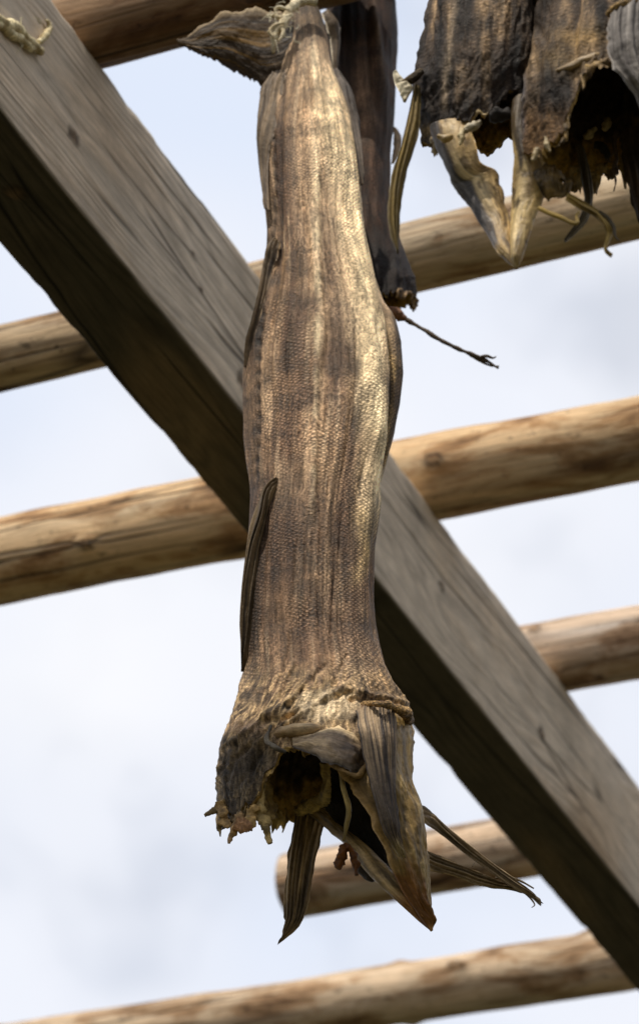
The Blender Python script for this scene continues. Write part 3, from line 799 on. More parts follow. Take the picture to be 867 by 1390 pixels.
# collar bones: right hand plate down to the tip, and the lower branch
def cb_col(tt, vv):
    c = mix(np.zeros(tt.shape+(3,))+np.array([.32, .215, .085]), (.09, .06, .026), .5+.9*fbm(tt*11, vv*4, 3, 4))
    c = mix(c, (.34, .25, .12), .7*ss(.1, .5, fbm(tt*5+4, vv*9, 1, 3)))
    c = mix(c, (.42, .27, .12), .8*np.exp(-(tt/.07)**2))
    c = mix(c, (.15, .070, .026), ss(.66, .80, vv+.35*(.5-tt)*.5+.2*fbm(tt*4, vv*8, 7, 3))*(1-ss(.93, .99, vv)*.3)*ss(1.1, .5, tt))
    c = mix(c, (.34, .17, .05), .7*ss(.92, .99, vv))
    return c
strap('collar_bone', [(458, 985, 552, 962, YS(458, 985, -.006), Y1-.012), (460, 1015, 556, 985, YS(460, 1012, -.004), Y1-.018), (464, 1047, 557, 1015, Y1-.045, Y1-.022),
      (480, 1070, 561, 1058, Y1-.045, Y1-.022), (500, 1106, 573, 1098, Y1-.042, Y1-.02), (517, 1146, 579, 1148, Y1-.036, Y1-.016), (530, 1180, 582, 1190, Y1-.03, Y1-.012),
      (548, 1214, 584, 1228, Y1-.022, Y1-.01), (570, 1246, 586, 1256, Y1-.016, Y1-.008), (584.5, 1264, 586, 1264, Y1-.012, Y1-.010)],
      M_BONE, root1, n=200, m=60, th=.007, lump=.0040, bulge=.16, tip=True, seed=11, colfn=cb_col, freq=90)
def lb_col(tt, vv):
    c = mix(np.zeros(tt.shape+(3,))+np.array([.42, .29, .13]), (.08, .055, .026), .5+.9*fbm(tt*8, vv*6, 5, 4))
    c = mix(c, (.46, .33, .17), .8*ss(.3, .0, np.abs(tt-.45))*ss(.35, .5, vv)*(1-ss(.7, .85, vv)))
    c = mix(c, (.24, .125, .05), ss(.68, .8, vv))
    c = mix(c, (.05, .04, .03), .8*(1-ss(.1, .3, vv))*(fbm(tt*9, vv*12, 1, 2) > 0))
    return c
strap('collar_bone', [(402, 1098, 432, 1086, Y1+.03, Y1+.028), (420, 1106, 456, 1104, Y1+.026, Y1+.022), (446, 1128, 474, 1126, Y1+.018, Y1+.012), (466, 1146, 496, 1146, Y1+.008, Y1+.0),
      (486, 1172, 516, 1166, Y1-.002, Y1-.010), (510, 1198, 538, 1190, Y1-.010, Y1-.018), (536, 1222, 558, 1216, Y1-.014, Y1-.018), (562, 1246, 574, 1240, Y1-.013, Y1-.014), (582, 1262, 586, 1258, Y1-.011, Y1-.011)],
      M_BONE, root1, n=160, m=36, th=.006, lump=.0032, bulge=.1, tip=True, seed=14, colfn=lb_col, freq=90)
tube('rib_bone', W([(462, 1046), (466, 1070), (473, 1098), (470, 1122), (466, 1142)], [Y1-.045, Y1-.044, Y1-.042, Y1-.038, Y1-.034]), [PR(2.5), PR(3.2), PR(4), PR(3), PR(1.6)], M_BONE, root1, (.40, .29, .11), seg=10, squash=.5, lump=.2)
# pectoral fin strap in front of the collar bone
def pf_col(tt, vv):
    c = mix(np.zeros(tt.shape+(3,))+np.array([.36, .265, .17]), (.035, .027, .023), .5+1.5*fbm(tt*26, vv*2.5, 2, 3))
    c = mix(c, (.045, .038, .036), .65*ss(.35, .6, vv)*(1-ss(.78, .9, vv))+.3*ss(.1, .6, fbm(tt*4, vv*5, 3, 3)))
    c = mix(c, (.10, .05, .025), .8*(1-ss(.0, .09, vv)))
    c = mix(c, (.45, .36, .22), .8*ss(.80, .95, vv+.1*fbm(tt*9, vv*9, 2)))
    return c
strap('pectoral_fin', [(486, 960, 535, 957, YS(486, 960, .004), Y1-.040), (483, 972, 536, 970, YS(486, 972, .008), Y1-.043), (487, 1000, 537, 1002, Y1-.062, Y1-.046), (495, 1040, 537, 1045, Y1-.066, Y1-.047),
      (507, 1085, 537, 1085, Y1-.066, Y1-.049), (516, 1118, 542, 1118, Y1-.062, Y1-.048), (529, 1142, 546, 1146, Y1-.054, Y1-.044), (541, 1160, 547, 1164, Y1-.045, Y1-.040)],
      M_FIN, root1, n=130, m=48, th=.0022, ribs=15, ribamp=.0005, lump=.0018, bulge=.10, seed=17, colfn=pf_col, rag=.003)
tube('fin_base', W([(478, 966), (492, 957), (514, 955), (534, 960), (550, 970), (556, 978)], [YS(480, 966), YS(492, 960, .004), Y1-.056, Y1-.046, Y1-.034, Y1-.02]), [PR(2), PR(4), PR(5), PR(5), PR(8), PR(6)], M_SKIN, root1, (.38, .26, .13), seg=16, lump=.4, freq=160, col2=(.12, .08, .045))
# cheek bone and pale membrane above the opening
tube('cheek_bone', W([(366, 998), (378, 995), (400, 992), (425, 989), (446, 986)], [YS(366, 998, -.002), YS(378, 996, .001), YS(400, 993, .003), YS(425, 990, .002), YS(446, 986, -.004)]), [PR(2), PR(7.5), PR(8.5), PR(7), PR(2)], M_BONE, root1, (.60, .45, .28), lump=.22, freq=130, col2=(.26, .17, .09), seg=16)
tube('cheek_bone', W([(368, 985), (362, 1004), (372, 1014), (388, 1021)], [YS(368, 985, .004), YS(364, 1004, .006), YS(372, 1014, .008), YS(388, 1021, .006)]), [PR(2), PR(4), PR(3.5), PR(2)], M_BONE, root1, (.06, .05, .04), lump=.4, col2=(.2, .16, .1), seg=10)
def mb_col(tt, vv):
    c = mix(np.zeros(tt.shape+(3,))+np.array([.44, .33, .21]), (.10, .068, .045), .5+1.2*fbm(tt*5, vv*3, 2, 4))
    c = mix(c, (.62, .48, .30), .9*(1-ss(.05, .4, tt+.2*fbm(tt*3, vv*6, 5, 3))))
    c = mix(c, (.03, .022, .015), .9*np.exp(-((1-tt)/.12)**2))
    return mix(c, (.10, .07, .055), .7*blobw(tt, vv, .55, .6, .25, .2))
strap('gill_membrane', [(398, 1000, 397, 1014, YS(398, 1000), YS(397, 1012, .004)), (425, 995, 419, 1023, YS(425, 995, .003), YS(419, 1020, .008)), (448, 986, 443, 1035, YS(448, 986, .003), YS(443, 1030, .012)),
      (470, 990, 466, 1043, YS(470, 990, .002), YS(466, 1038, .012)), (485, 1003, 484, 1049, YS(485, 1003, .0), YS(484, 1044, .010)), (492, 1022, 497, 1046, YS(492, 1022, -.003), YS(496, 1043, .002))],
      M_BONE, root1, n=90, m=40, th=.0024, lump=.0036, bulge=.10, seed=21, colfn=mb_col)
tube('torn_flesh', W([(440, 1030), (456, 1040), (472, 1050), (486, 1053), (494, 1042), (500, 1038)], [Y1-.055, Y1-.057, Y1-.057, Y1-.057, Y1-.058, Y1-.055]), [PR(2.5), PR(3), PR(3.5), PR(4), PR(5), PR(3)], M_FLESH, root1, (.36, .23, .10), lump=.4, seg=10)

# pelvic fin hanging below
strap('pelvic_fin', [(401, 1094, 442, 1098, Y1+.036, Y1+.03), (397, 1120, 438, 1120, Y1+.036, Y1+.03), (391, 1160, 430, 1165, Y1+.034, Y1+.028), (387, 1200, 422, 1208, Y1+.032, Y1+.027),
      (386, 1232, 416, 1236, Y1+.031, Y1+.027), (385, 1252, 409, 1254, Y1+.03, Y1+.028), (382, 1268, 398, 1266, Y1+.03, Y1+.028), (379, 1277, 384, 1276, Y1+.03, Y1+.03)],
      M_FIN, root1, (.46, .33, .18), (.06, .044, .028), n=130, m=44, th=.0026, ribs=7, ribamp=.0013, bulge=.10, rag=.006, seed=24, lump=.0016, streak=14)
# strands out to the right
strap('ventral_fin', [(570, 1092, 574, 1116, Y1-.01, Y1-.012), (584, 1100, 582, 1122, Y1-.008, Y1-.01), (606, 1122, 600, 1134, Y1, Y1), (640, 1150, 634, 1162, Y1+.01, Y1+.01), (672, 1174, 668, 1186, Y1+.016, Y1+.016),
      (700, 1194, 696, 1206, Y1+.022, Y1+.022), (720, 1210, 718, 1216, Y1+.026, Y1+.026), (734, 1224, 732, 1228, Y1+.028, Y1+.028)],
      M_FIN, root1, (.44, .33, .21), (.08, .06, .042), n=130, m=20, th=.003, ribs=3, ribamp=.0010, seed=27, rag=.004, lump=.0012, streak=9)
strap('ventral_fin', [(574, 1152, 574, 1178, Y1+.0, Y1), (590, 1160, 588, 1183, Y1+.006, Y1+.006), (620, 1172, 616, 1190, Y1+.014, Y1+.014), (650, 1184, 648, 1202, Y1+.02, Y1+.02), (675, 1194, 672, 1206, Y1+.024, Y1+.024),
      (694, 1200, 692, 1208, Y1+.028, Y1+.028), (708, 1208, 706, 1211, Y1+.028, Y1+.028)],
      M_FIN, root1, (.34, .25, .15), (.06, .044, .028), n=120, m=22, th=.003, ribs=4, ribamp=.0013, seed=29, rag=.003, lump=.0012, streak=9)
tube('ventral_fin', None, None, M_FIN, root1, (.16, .12, .07), seg=8, n=24, lump=.5, multi=[
    (W([(672, 1192), (690, 1190), (708, 1197), (724, 1206)], Y1+.024), [PR(1.4), PR(1.6), PR(1.4), PR(.8)]),
    (W([(712, 1212), (720, 1220), (725, 1228), (721, 1232)], Y1+.026), [PR(1.2), PR(1), PR(.9), PR(.6)]),
    (W([(726, 1218), (731, 1222), (733, 1228)], Y1+.026), [PR(2), PR(2.2), PR(1)]),
    (W([(640, 1176), (645, 1170), (650, 1166)], Y1+.01), [PR(.6), PR(.5), PR(.4)])])
# reddish dried scraps
tube('dried_scrap', W([(470, 1146), (466, 1156), (462, 1168), (457, 1178)], Y1-.02), [PR(4), PR(7), PR(7.5), PR(3.5)], M_FLESH, root1, (.22, .085, .025), lump=.5, freq=260, col2=(.07, .025, .008), seg=14)
tube('dried_scrap', W([(472, 1148), (478, 1160), (482, 1174), (484, 1188)], Y1-.02), [PR(3), PR(5), PR(5), PR(2)], M_FLESH, root1, (.18, .07, .02), lump=.55, freq=260, col2=(.05, .02, .006), seg=14)
tube('dried_scrap', W([(488, 1166), (494, 1180), (502, 1190), (508, 1195)], Y1+.0), [PR(5), PR(8), PR(7), PR(3)], M_FLESH, root1, (.035, .022, .014), lump=.25, seg=14)
# dorsal fins along the left side
strap('dorsal_fin', [(370, 652, 380, 658, YS(372, 655, .0), YS(378, 655, -.002)), (356, 668, 372, 674, YS(360, 670, .006), YS(372, 672, .002)), (344, 698, 362, 704, YS(352, 700, .010), YS(362, 702, .002)), (334, 745, 353, 750, Y1-.022, YS(353, 750, .002)),
      (329, 800, 347, 802, Y1-.018, YS(348, 800, .002)), (327, 850, 342, 850, Y1-.014, YS(343, 850, .001)), (331, 890, 338, 890, Y1-.012, Y1-.014), (334, 912, 337, 912, Y1-.008, Y1-.010)],
      M_FIN, root1, (.21, .15, .085), (.035, .026, .019), n=150, m=28, th=.005, ribs=4, ribamp=.0016, bulge=.35, seed=31, lump=.0014, streak=10)
strap('dorsal_fin', [(372, 324, 381, 330, YS(374, 327, .001), YS(379, 328, .0)), (366, 338, 378, 344, YS(366, 340, .004), YS(378, 342, .001)), (361, 360, 371, 366, YS(362, 360, .003), YS(371, 364, .001)), (352, 400, 361, 404, YS(354, 402, .003), YS(361, 402, .0)),
      (343, 436, 352, 440, YS(345, 436, .003), YS(352, 438, .0)), (336, 468, 342, 470, YS(338, 468, .002), YS(343, 470)), (333, 500, 336, 500, YS(335, 500, .001), YS(337, 500))],
      M_FIN, root1, (.24, .17, .10), (.035, .026, .02), n=110, m=24, th=.003, ribs=3, ribamp=.0012, bulge=.3, seed=35, lump=.0014, streak=10)

strap('skin_flap', [(366, 104, 388, 96, Y1-.004, Y1-.012), (355, 120, 386, 116, Y1-.004, Y1-.014), (350, 150, 380, 148, Y1-.002, Y1-.016), (349, 185, 371, 185, Y1-.002, Y1-.016), (352, 225, 364, 225, Y1-.004, Y1-.013), (358, 262, 364, 262, Y1-.008, Y1-.014), (363, 285, 365, 285, Y1-.012, Y1-.014)],
      M_FIN, root1, (.30, .225, .15), (.06, .045, .034), n=110, m=30, th=.003, ribs=3, ribamp=.0010, bulge=.10, seed=81, lump=.0016, streak=14, rag=0)
strap('skin_flap', [(448, 96, 456, 98, Y1-.006, Y1+.0), (450, 112, 471, 113, Y1-.010, Y1+.0), (457, 135, 481, 138, Y1-.012, Y1-.0), (466, 165, 487, 168, Y1-.012, Y1-.001), (475, 195, 490, 198, Y1-.012, Y1-.004), (483, 228, 491, 230, Y1-.012, Y1-.006), (488, 252, 490, 252, Y1-.010, Y1-.008)],
      M_FIN, root1, (.16, .125, .095), (.035, .028, .024), n=110, m=30, th=.003, ribs=3, ribamp=.0010, bulge=.12, seed=84, lump=.0016, streak=14)

# tail fin spread against the pole
YT = Y1+.004
def tf_col(tt, vv):
    s = fbm(tt*24+2, vv*1.8, 1, 3)
    c = mix(np.zeros(tt.shape+(3,))+np.array([.085, .052, .024]), (.02, .014, .01), .5+1.5*s)
    c = mix(c, (.25, .145, .045), .7*ss(.12, .45, s)*ss(.05, .3, vv))
    c = mix(c, (.55, .42, .26), .95*np.exp(-(tt/.055)**2))
    return mix(c, (.05, .035, .028), .6*np.exp(-((1-tt)/.10)**2))
strap('tail_fin', [(398, 22, 398, 90, YT-.008, YT-.006), (378, 17, 384, 116, YT-.010, YT), (352, 14, 360, 124, YT-.012, YT+.006), (326, 15, 338, 108, YT-.012, YT+.006), (300, 19, 314, 92, YT-.010, YT+.004), (274, 34, 288, 82, YT-.006, YT+.002), (256, 48, 266, 72, YT-.002, YT),
      (240, 54, 243, 62, YT, YT)], M_FINT, root1, n=260, m=80, th=.0016, teeth=.0022, ribs=0, ribamp=.0007, bulge=.05, seed=41, colfn=tf_col, lump=.0016)
strap('tail_fin', [(436, 18, 446, 16, YT-.006, YT), (442, 34, 459, 30, YT-.004, YT), (448, 58, 461, 54, YT, YT+.006), (450, 84, 458, 84, YT+.002, YT+.006), (452, 100, 456, 100, YT+.004, YT+.006)],
      M_FINT, root1, (.24, .17, .10), (.07, .05, .035), n=50, m=20, th=.002, bulge=.2, seed=44, edgecol=(.5, .42, .3))

# cotton cord tying the tails to the pole
crd = tube('tie_cord', None, None, M_CORD, None, (.82, .74, .55), seg=10, n=34, lump=.3, freq=300, col2=(.36, .28, .17), multi=[
    (W([(430, 4), (412, 2), (398, 8), (388, 22), (384, 34), (376, 42), (372, 54), (371, 72)], [Y1-.014, Y1-.016, Y1-.018, Y1-.020, Y1-.021, Y1-.021, Y1-.020, Y1-.018]), [PR(6), PR(8), PR(8.5), PR(6.5), PR(6.5), PR(7), PR(6), PR(2)]),
    (W([(396, 20), (384, 24), (372, 22), (361, 21)], Y1-.022), [PR(3.5), PR(4), PR(3), PR(1.2)]),
    (W([(386, 32), (374, 34), (366, 42), (370, 50)], Y1-.024), [PR(3.5), PR(3.5), PR(3), PR(1.5)]),
    (W([(392, 14), (380, 10), (374, 13), (377, 26)], Y1-.022), [PR(3), PR(3), PR(2.6), PR(2)]),
    (W([(384, 36), (384, 46), (378, 56)], Y1-.024), [PR(3.5), PR(3), PR(1.2)])])
cord_pts = []
for a in np.linspace(0, 2*PI, 15):            # two turns of the cord round pole 1 above the knot
    cord_pts.append(np.array([P(412, 0, Y1)[0]+.002*math.sin(a), YP+.0405*math.cos(a), ZP+.0405*math.sin(a)]))
c2 = tube('tie_loop', cord_pts, [.0024]*3, M_CORD, None, (.6, .52, .38), seg=8, n=70, lump=.2, freq=300)
def frays(x0, y0, x1, y1, Yf, n, seed, conv=None):
    rng = np.random.RandomState(seed); out = []
    for i in range(n):
        x = rng.uniform(x0, x1); y = rng.uniform(y0, y1); a = rng.uniform(0, 2*PI); l = rng.uniform(6, 16)
        pts = [(x, y), (x+math.cos(a)*l*.5+rng.uniform(-3, 3), y+math.sin(a)*l*.5+rng.uniform(-3, 3)), (x+math.cos(a)*l, y+math.sin(a)*l+3)]
        out.append((conv(pts) if conv else W(pts, Yf-rng.uniform(-.002, .003)), [.00045, .0003, .0002]))
    return out
fr = tube('loose_fibres', None, None, M_CORD, None, (.85, .78, .6), seg=5, n=10, lump=.1, multi=frays(366, 4, 402, 62, Y1-.022, 26, 5))
fr.parent = crd
crd.name = 'tie_cord'; tag(crd, 'frayed cream cord knotted round the tail of the big fish', 'cord')
c2.name = 'loop'; c2.parent = crd

# ================================================================== DARK FISH behind
rowsD = [(-110, 488, 500), (-70, 470, 512), (-30, 452, 530), (0, 444, 539), (50, 441, 541), (100, 445, 537), (161, 450, 535), (210, 452, 533), (242, 452, 532), (290, 454, 532),
         (320, 456, 538), (343, 460, 547), (371, 465, 556), (404, 472, 563), (430, 478, 562)]
depthD = [(-110, .008), (0, .026), (100, .03), (300, .028), (400, .034), (440, .034)]
endD = [(0, 408), (40, 425), (90, 440), (140, 436), (180, 420), (230, 395), (270, 385), (320, 395), (360, 408)]
def dispD(px, py, U, PY):
    d = .003*fbm(px/22., py/160., np.sin(U), 3)+.0014*fbm(px/8., py/70., np.sin(U), 3)
    d = d+.0035*gpath(px, py, [(506, 0), (514, 60), (520, 120)], 6, -20, 130)-.003*gpath(px, py, [(497, 0), (503, 80), (512, 160)], 5)
    return d+.0025*ss(310, 380, py)*ridged(px/16., py/30., np.sin(U), 3)
def colD(px, py, U, PY):
    n1 = fbm(px/14., py/120., 2, 4); n2 = fbm(px/35., py/45., 7, 4)
    c = np.zeros(px.shape+(3,))+np.array([.055, .034, .024])
    c = mix(c, (.13, .085, .062), .7*ss(0, .6, n1+.4*n2)); c = mix(c, (.022, .016, .014), .8*ss(.0, .5, -n1))
    c = mix(c, (.26, .18, .125), .75*blobw(px, py, 495, 140, 18, 60)); c = mix(c, (.10, .07, .055), .6*blobw(px, py, 520, 230, 14, 60))  # soft warm highlight painted left of centre
    c = mix(c, (.22, .17, .13), .6*gpath(px, py, [(508, 0), (514, 60), (518, 110)], 3))
    return mix(c, (.03, .026, .025), .8*ss(300, 350, py))  # lower part darkened in colour to stand for the pole's shadow
rootD = empty('dried_fish', tuple(P(494, -40, YD)), 'smaller dark brown dried fish hanging directly behind the big one, showing at its upper right', 'dried fish', 'stockfish hung to dry')
bD, rimD, rimiD, uD = body(rootD, rowsD, depthD, YD, -110, endD, colD, dispD, M_SKIND, 420, 220, inner_from=300, seed=4.0, lean=[(-110, -.028), (-40, -.012), (20, 0)])
frill(rootD, rimD, rimiD, uD, 90, 180, .003, 3.0, (.22, .13, .06), (.05, .03, .015), .003)
frill(rootD, rimD, rimiD, uD, 335, 75, .0045, 6.0, (.34, .22, .11), (.07, .04, .02), .004)
strap('dorsal_fin', [(533, 172, 540, 176, YD, YD+.004), (534, 190, 545, 188, YD, YD+.006), (533, 205, 543, 206, YD, YD+.006), (531, 222, 535, 222, YD, YD+.002)], M_FINT, rootD, (.42, .30, .18), (.2, .13, .07), n=40, m=16, th=.0016, seed=3)
tube('gill_scrap', W([(528, 418), (536, 424), (543, 429), (550, 433)], YD-.04), [PR(4), PR(9), PR(10), PR(4)], M_FLESH, rootD, (.26, .13, .06), lump=.35, col2=(.10, .04, .02), seg=14)
tube('fin_ray', None, None, M_FIN, rootD, (.13, .095, .065), seg=10, n=60, lump=.3, freq=200, multi=[
    (W([(546, 431), (572, 446), (600, 463), (632, 478), (655, 487), (676, 500)], YD-.03), [PR(3.6), PR(3.2), PR(2.8), PR(3), PR(2.6), PR(1.4)]),
    (W([(652, 484), (660, 483), (668, 486), (673, 484)], YD-.032), [PR(2), PR(2), PR(1.4), PR(1)]),
    (W([(638, 482), (650, 489), (664, 496), (677, 497)], YD-.028), [PR(2), PR(2.4), PR(1.6), PR(1)])])

# ================================================================== RIGHT PAIR
GR = np.array([.125, .105, .085])
def skin_pair(seed, extra=None):
    def f(px, py, U, PY):
        n1 = fbm(px/12.+seed, py/110., 2, 4); n2 = fbm(px/30.+seed, py/40., 7, 4)
        c = np.zeros(px.shape+(3,))+np.array([.088, .066, .048])
        c = mix(c, (.36, .265, .17), .8*ss(.08, .5, n1+.3*n2)); c = mix(c, (.028, .023, .020), .92*ss(-.08, .35, -n1-.3*n2))
        c = mix(c, (.040, .032, .027), .72*ss(40, 160, py+25*n2))
        if extra: c = extra(c, px, py)
        return c
    return f
def disp_pair(seed):
    def f(px, py, U, PY):
        d = .004*fbm(px/26.+seed, py/140., np.sin(U), 3)+.0022*ridged(px/20.+seed+.4*vn(px/30., py/50.), py/90., np.sin(U), 3)
        return d+.0016*ss(40, 120, py)*ridged((px+py*.4)/11.+seed+.6*vn(px/19., py/23.), py/40., np.sin(U), 3)+.0008*ridged(px/6.+vn(px/9., py/20.), py/50., 2, 2)+.0008*fbm(px/4., py/9., seed, 3)
    return f
rowsA = [(-640, 644, 658), (-560, 634, 672), (-400, 604, 704), (-200, 588, 724), (0, 580, 734), (34, 575, 737), (76, 572, 735), (110, 569, 733), (140, 570, 727), (160, 573, 720), (185, 580, 708), (205, 590, 697), (230, 602, 688)]
depthA = [(-640, .008), (-400, .022), (0, .034), (140, .038), (230, .030)]
endA = [(0, 150), (40, 165), (62, 188), (80, 208), (100, 216), (130, 222), (155, 214), (180, 190), (215, 160), (270, 138), (320, 132), (360, 150)]
rootA = empty('dried_fish', tuple(P(651, -600, Y2)), 'dark grey dried fish left of the pair at the upper right, open bony V below', 'dried fish', 'stockfish hung to dry')
def exA(c, px, py):
    c = mix(c, (.36, .29, .21), .6*gpath(px, py, [(618, 0), (612, 50), (606, 110), (604, 160)], 5, 0, 150))
    return mix(c, (.40, .28, .12), .6*blobw(px, py, 592, 178, 14, 8))
bA, rimA, rimiA, uA = body(rootA, rowsA, depthA, Y2, -640, endA, skin_pair(3, exA), disp_pair(3), M_SKIND, 560, 260, inner_from=-50, seed=7.0, lean=[(-640, -.045), (-500, -.03), (-300, 0)])
frill(rootA, rimA, rimiA, uA, 75, 185, .0040, 4.0, (.50, .38, .20), (.12, .08, .04), .003)
frill(rootA, rimA, rimiA, uA, 40, 74, .0035, 9.0, (.07, .05, .035), (.02, .015, .01), .004)
YA = Y2-.02
def a_col(tt, vv):
    c = mix(np.zeros(tt.shape+(3,))+np.array([.46, .33, .17]), (.20, .13, .06), .45+.9*fbm(tt*6, vv*7, 5, 4))
    c = mix(c, (.64, .52, .32), .65*blobw(tt, vv, .45, .35, .2, .25))
    o = 1-ss(.26, .38, tt+.10*fbm(vv*8, tt*3, 2, 3)+.10*vv)
    c = mix(c, mix(np.zeros_like(c)+np.array([.15, .135, .125]), (.03, .025, .022), .5+.9*fbm(tt*14, vv*5, 3, 3)), o*(1-ss(.74, .80, vv)))
    return mix(c, (.05, .03, .015), .7*ss(.25, .5, fbm(tt*9, vv*14, 9, 2)))
strap('collar_bone', [(583, 172, 640, 168, YA, YA-.008), (590, 197, 643, 186, YA, YA-.01), (607, 237, 653, 219, YA+.002, YA-.006), (619, 256, 672, 232, YA+.003, YA), (630, 272, 680, 252, YA+.004, YA+.002), (648, 298, 684, 275, YA+.003, YA+.003),
      (662, 322, 691, 296, YA+.001, YA+.004), (672, 340, 694, 322, YA-.002, YA), (686, 353, 697, 342, YA-.003, YA-.002), (697, 363, 702, 359, YA-.004, YA-.004)],
      M_BONE, rootA, n=150, m=44, th=.006, lump=.0008, edgen=.7, bulge=.10, tip=True, seed=51, colfn=a_col, freq=100)
def a2_col(tt, vv):
    c = mix(np.zeros(tt.shape+(3,))+np.array([.50, .37, .18]), (.22, .145, .065), .45+.9*fbm(tt*5, vv*8, 15, 4))
    c = mix(c, (.66, .53, .32), .6*blobw(tt, vv, .35, .6, .18, .3))
    c = mix(c, (.05, .035, .022), .9*(1-ss(.22, .36, vv+.2*fbm(tt*3, vv*6, 1, 3))))
    return mix(c, (.04, .025, .012), .75*ss(.25, .5, fbm(tt*7, vv*14, 19, 2)))
strap('collar_bone', [(694, 138, 716, 132, YA-.012, YA-.012), (694, 165, 714, 160, YA-.012, YA-.014), (696, 198, 722, 190, YA-.01, YA-.014), (697, 225, 735, 212, YA-.008, YA-.012), (694, 252, 744, 240, YA-.004, YA-.01), (693, 280, 736, 272, YA-.002, YA-.006),
      (692, 305, 724, 302, YA-.001, YA-.006), (691, 330, 715, 328, YA-.003, YA-.006), (692, 350, 708, 350, YA-.004, YA-.006), (698, 364, 702, 364, YA-.004, YA-.004)],
      M_BONE, rootA, n=150, m=40, th=.006, lump=.0009, edgen=.7, bulge=.12, tip=True, seed=54, colfn=a2_col, freq=100)
for (pp, rr, cc) in (([(628, 176), (626, 186), (624, 197)], [PR(4), PR(6), PR(2)], (.62, .50, .28)), ([(652, 166), (642, 172), (630, 177)], [PR(3), PR(6), PR(5)], (.52, .44, .30)),
                     ([(594, 184), (604, 188), (614, 186)], [PR(4), PR(5), PR(3)], (.48, .34, .16))):
    tube('tooth_plate', W(pp, YA-.016), [q*.75 for q in rr], M_BONE, rootA, cc, lump=.45, freq=300, seg=12, n=24, col2=np.array(cc)*.6)
tube('gill_scrap', W([(664, 160), (674, 158), (684, 156), (689, 148)], YA-.01), [PR(5), PR(8), PR(6), PR(3)], M_IN, rootA, (.02, .015, .012), lump=.5, seg=12)
# left fin strap, with the pale scrap
strap('pectoral_fin', [(563, 116, 571, 120, YA+.005, YA+.004), (557, 143, 570, 150, YA+.004, YA+.002), (550, 172, 568, 178, YA+.002, YA), (541, 204, 558, 214, YA, YA), (532, 235, 550, 244, YA, YA), (527, 265, 545, 270, YA, YA), (526, 300, 542, 303, YA, YA), (531, 324, 541, 326, YA, YA), (538, 342, 541, 343, YA, YA)],
      M_FIN, rootA, (.24, .17, .065), (.05, .038, .018), n=120, m=26, th=.003, ribs=3, ribamp=.0010, bulge=.25, seed=57, lump=.0014, streak=10, edgecol=(.10, .075, .03))
tube('fin_base', W([(572, 96), (562, 103), (553, 110), (545, 113)], YA-.002), [PR(5), PR(7), PR(6), PR(4)], M_SKIND, rootA, (.15, .11, .06), lump=.35, seg=12, col2=(.05, .035, .02))
strap('skin_scrap', [(533, 100, 540, 100, YA, YA), (535, 112, 549, 110, YA-.001, YA-.001), (541, 124, 560, 118, YA-.002, YA), (547, 138, 551, 138, YA, YA)], M_BONE, rootA, (.72, .64, .47), (.45, .38, .25), n=40, m=18, th=.003, lump=.0016, bulge=.2, seed=58, streak=4)

rowsB = [(-640, 764, 780), (-560, 752, 800), (-400, 740, 846), (-200, 732, 880), (0, 735, 905), (55, 732, 915), (93, 722, 920), (127, 711, 925), (169, 709, 925), (199, 714, 920), (260, 726, 912)]
depthB = [(-640, .008), (-400, .026), (0, .040), (120, .048), (260, .046)]
endB = [(0, 150), (40, 150), (70, 150), (86, 156), (98, 172), (112, 200), (126, 232), (142, 250), (160, 240), (180, 208), (215, 176), (250, 160), (290, 152), (330, 140), (360, 150)]
rootB = empty('dried_fish', tuple(P(772, -600, Y3)), 'dried fish cut off by the right edge, with a black open gill cavity', 'dried fish', 'stockfish hung to dry')
def exB(c, px, py):
    c = mix(c, (.40, .28, .13), .6*blobw(px, py, 790, 50, 30, 14)); c = mix(c, (.34, .25, .14), .55*blobw(px, py, 770, 85, 40, 16))
    c = mix(c, (.16, .10, .05), .8*ss(130, 170, py)); c = mix(c, (.17, .17, .19), .7*gpath(px, py, [(718, 110), (712, 150), (716, 190)], 7))
    return c
bB, rimB, rimiB, uB = body(rootB, rowsB, depthB, Y3, -640, endB, skin_pair(8, exB), disp_pair(8), M_SKIND, 560, 280, inner_from=-50, seed=9.0, lean=[(-640, -.045), (-500, -.03), (-300, 0)])
YB = Y3-.04
frill(rootB, rimB, rimiB, uB, 64, 116, .0042, 14.0, (.40, .27, .12), (.08, .05, .03), .003)
frill(rootB, rimB, rimiB, uB, 117, 180, .0052, 17.0, (.42, .27, .10), (.08, .05, .02), .005)
frill(rootB, rimB, rimiB, uB, 181, 300, .0090, 19.0, (.62, .46, .24), (.14, .09, .04), .006)
tube('cheek_bone', W([(752, 96), (772, 90), (792, 82), (812, 76), (828, 72)], [YB, YB-.004, YB-.006, YB-.006, YB-.004]), [PR(2), PR(4), PR(5), PR(4), PR(2)], M_BONE, rootB, (.42, .31, .19), lump=.35, freq=150, col2=(.22, .15, .07), seg=14)
strap('pectoral_fin', [(832, 8, 880, -6, YB-.014, YB-.006), (826, 28, 880, 14, YB-.018, YB-.01), (823, 55, 878, 45, YB-.02, YB-.012), (827, 82, 877, 78, YB-.02, YB-.012), (842, 106, 880, 106, YB-.018, YB-.012), (858, 126, 884, 130, YB-.014, YB-.01), (872, 158, 890, 168, YB-.01, YB-.008)],
      M_FIN, rootB, (.26, .235, .21), (.075, .065, .060), n=110, m=44, th=.003, ribs=5, ribamp=.0009, bulge=.18, seed=61, lump=.0018, streak=18)
tube('fin_base', W([(824, 20), (838, 8), (856, 2), (880, -4)], [YB-.012, YB-.018, YB-.018, YB-.012]), [PR(3), PR(4), PR(4.5), PR(4)], M_SKIN, rootB, (.40, .28, .13), lump=.25, seg=12)
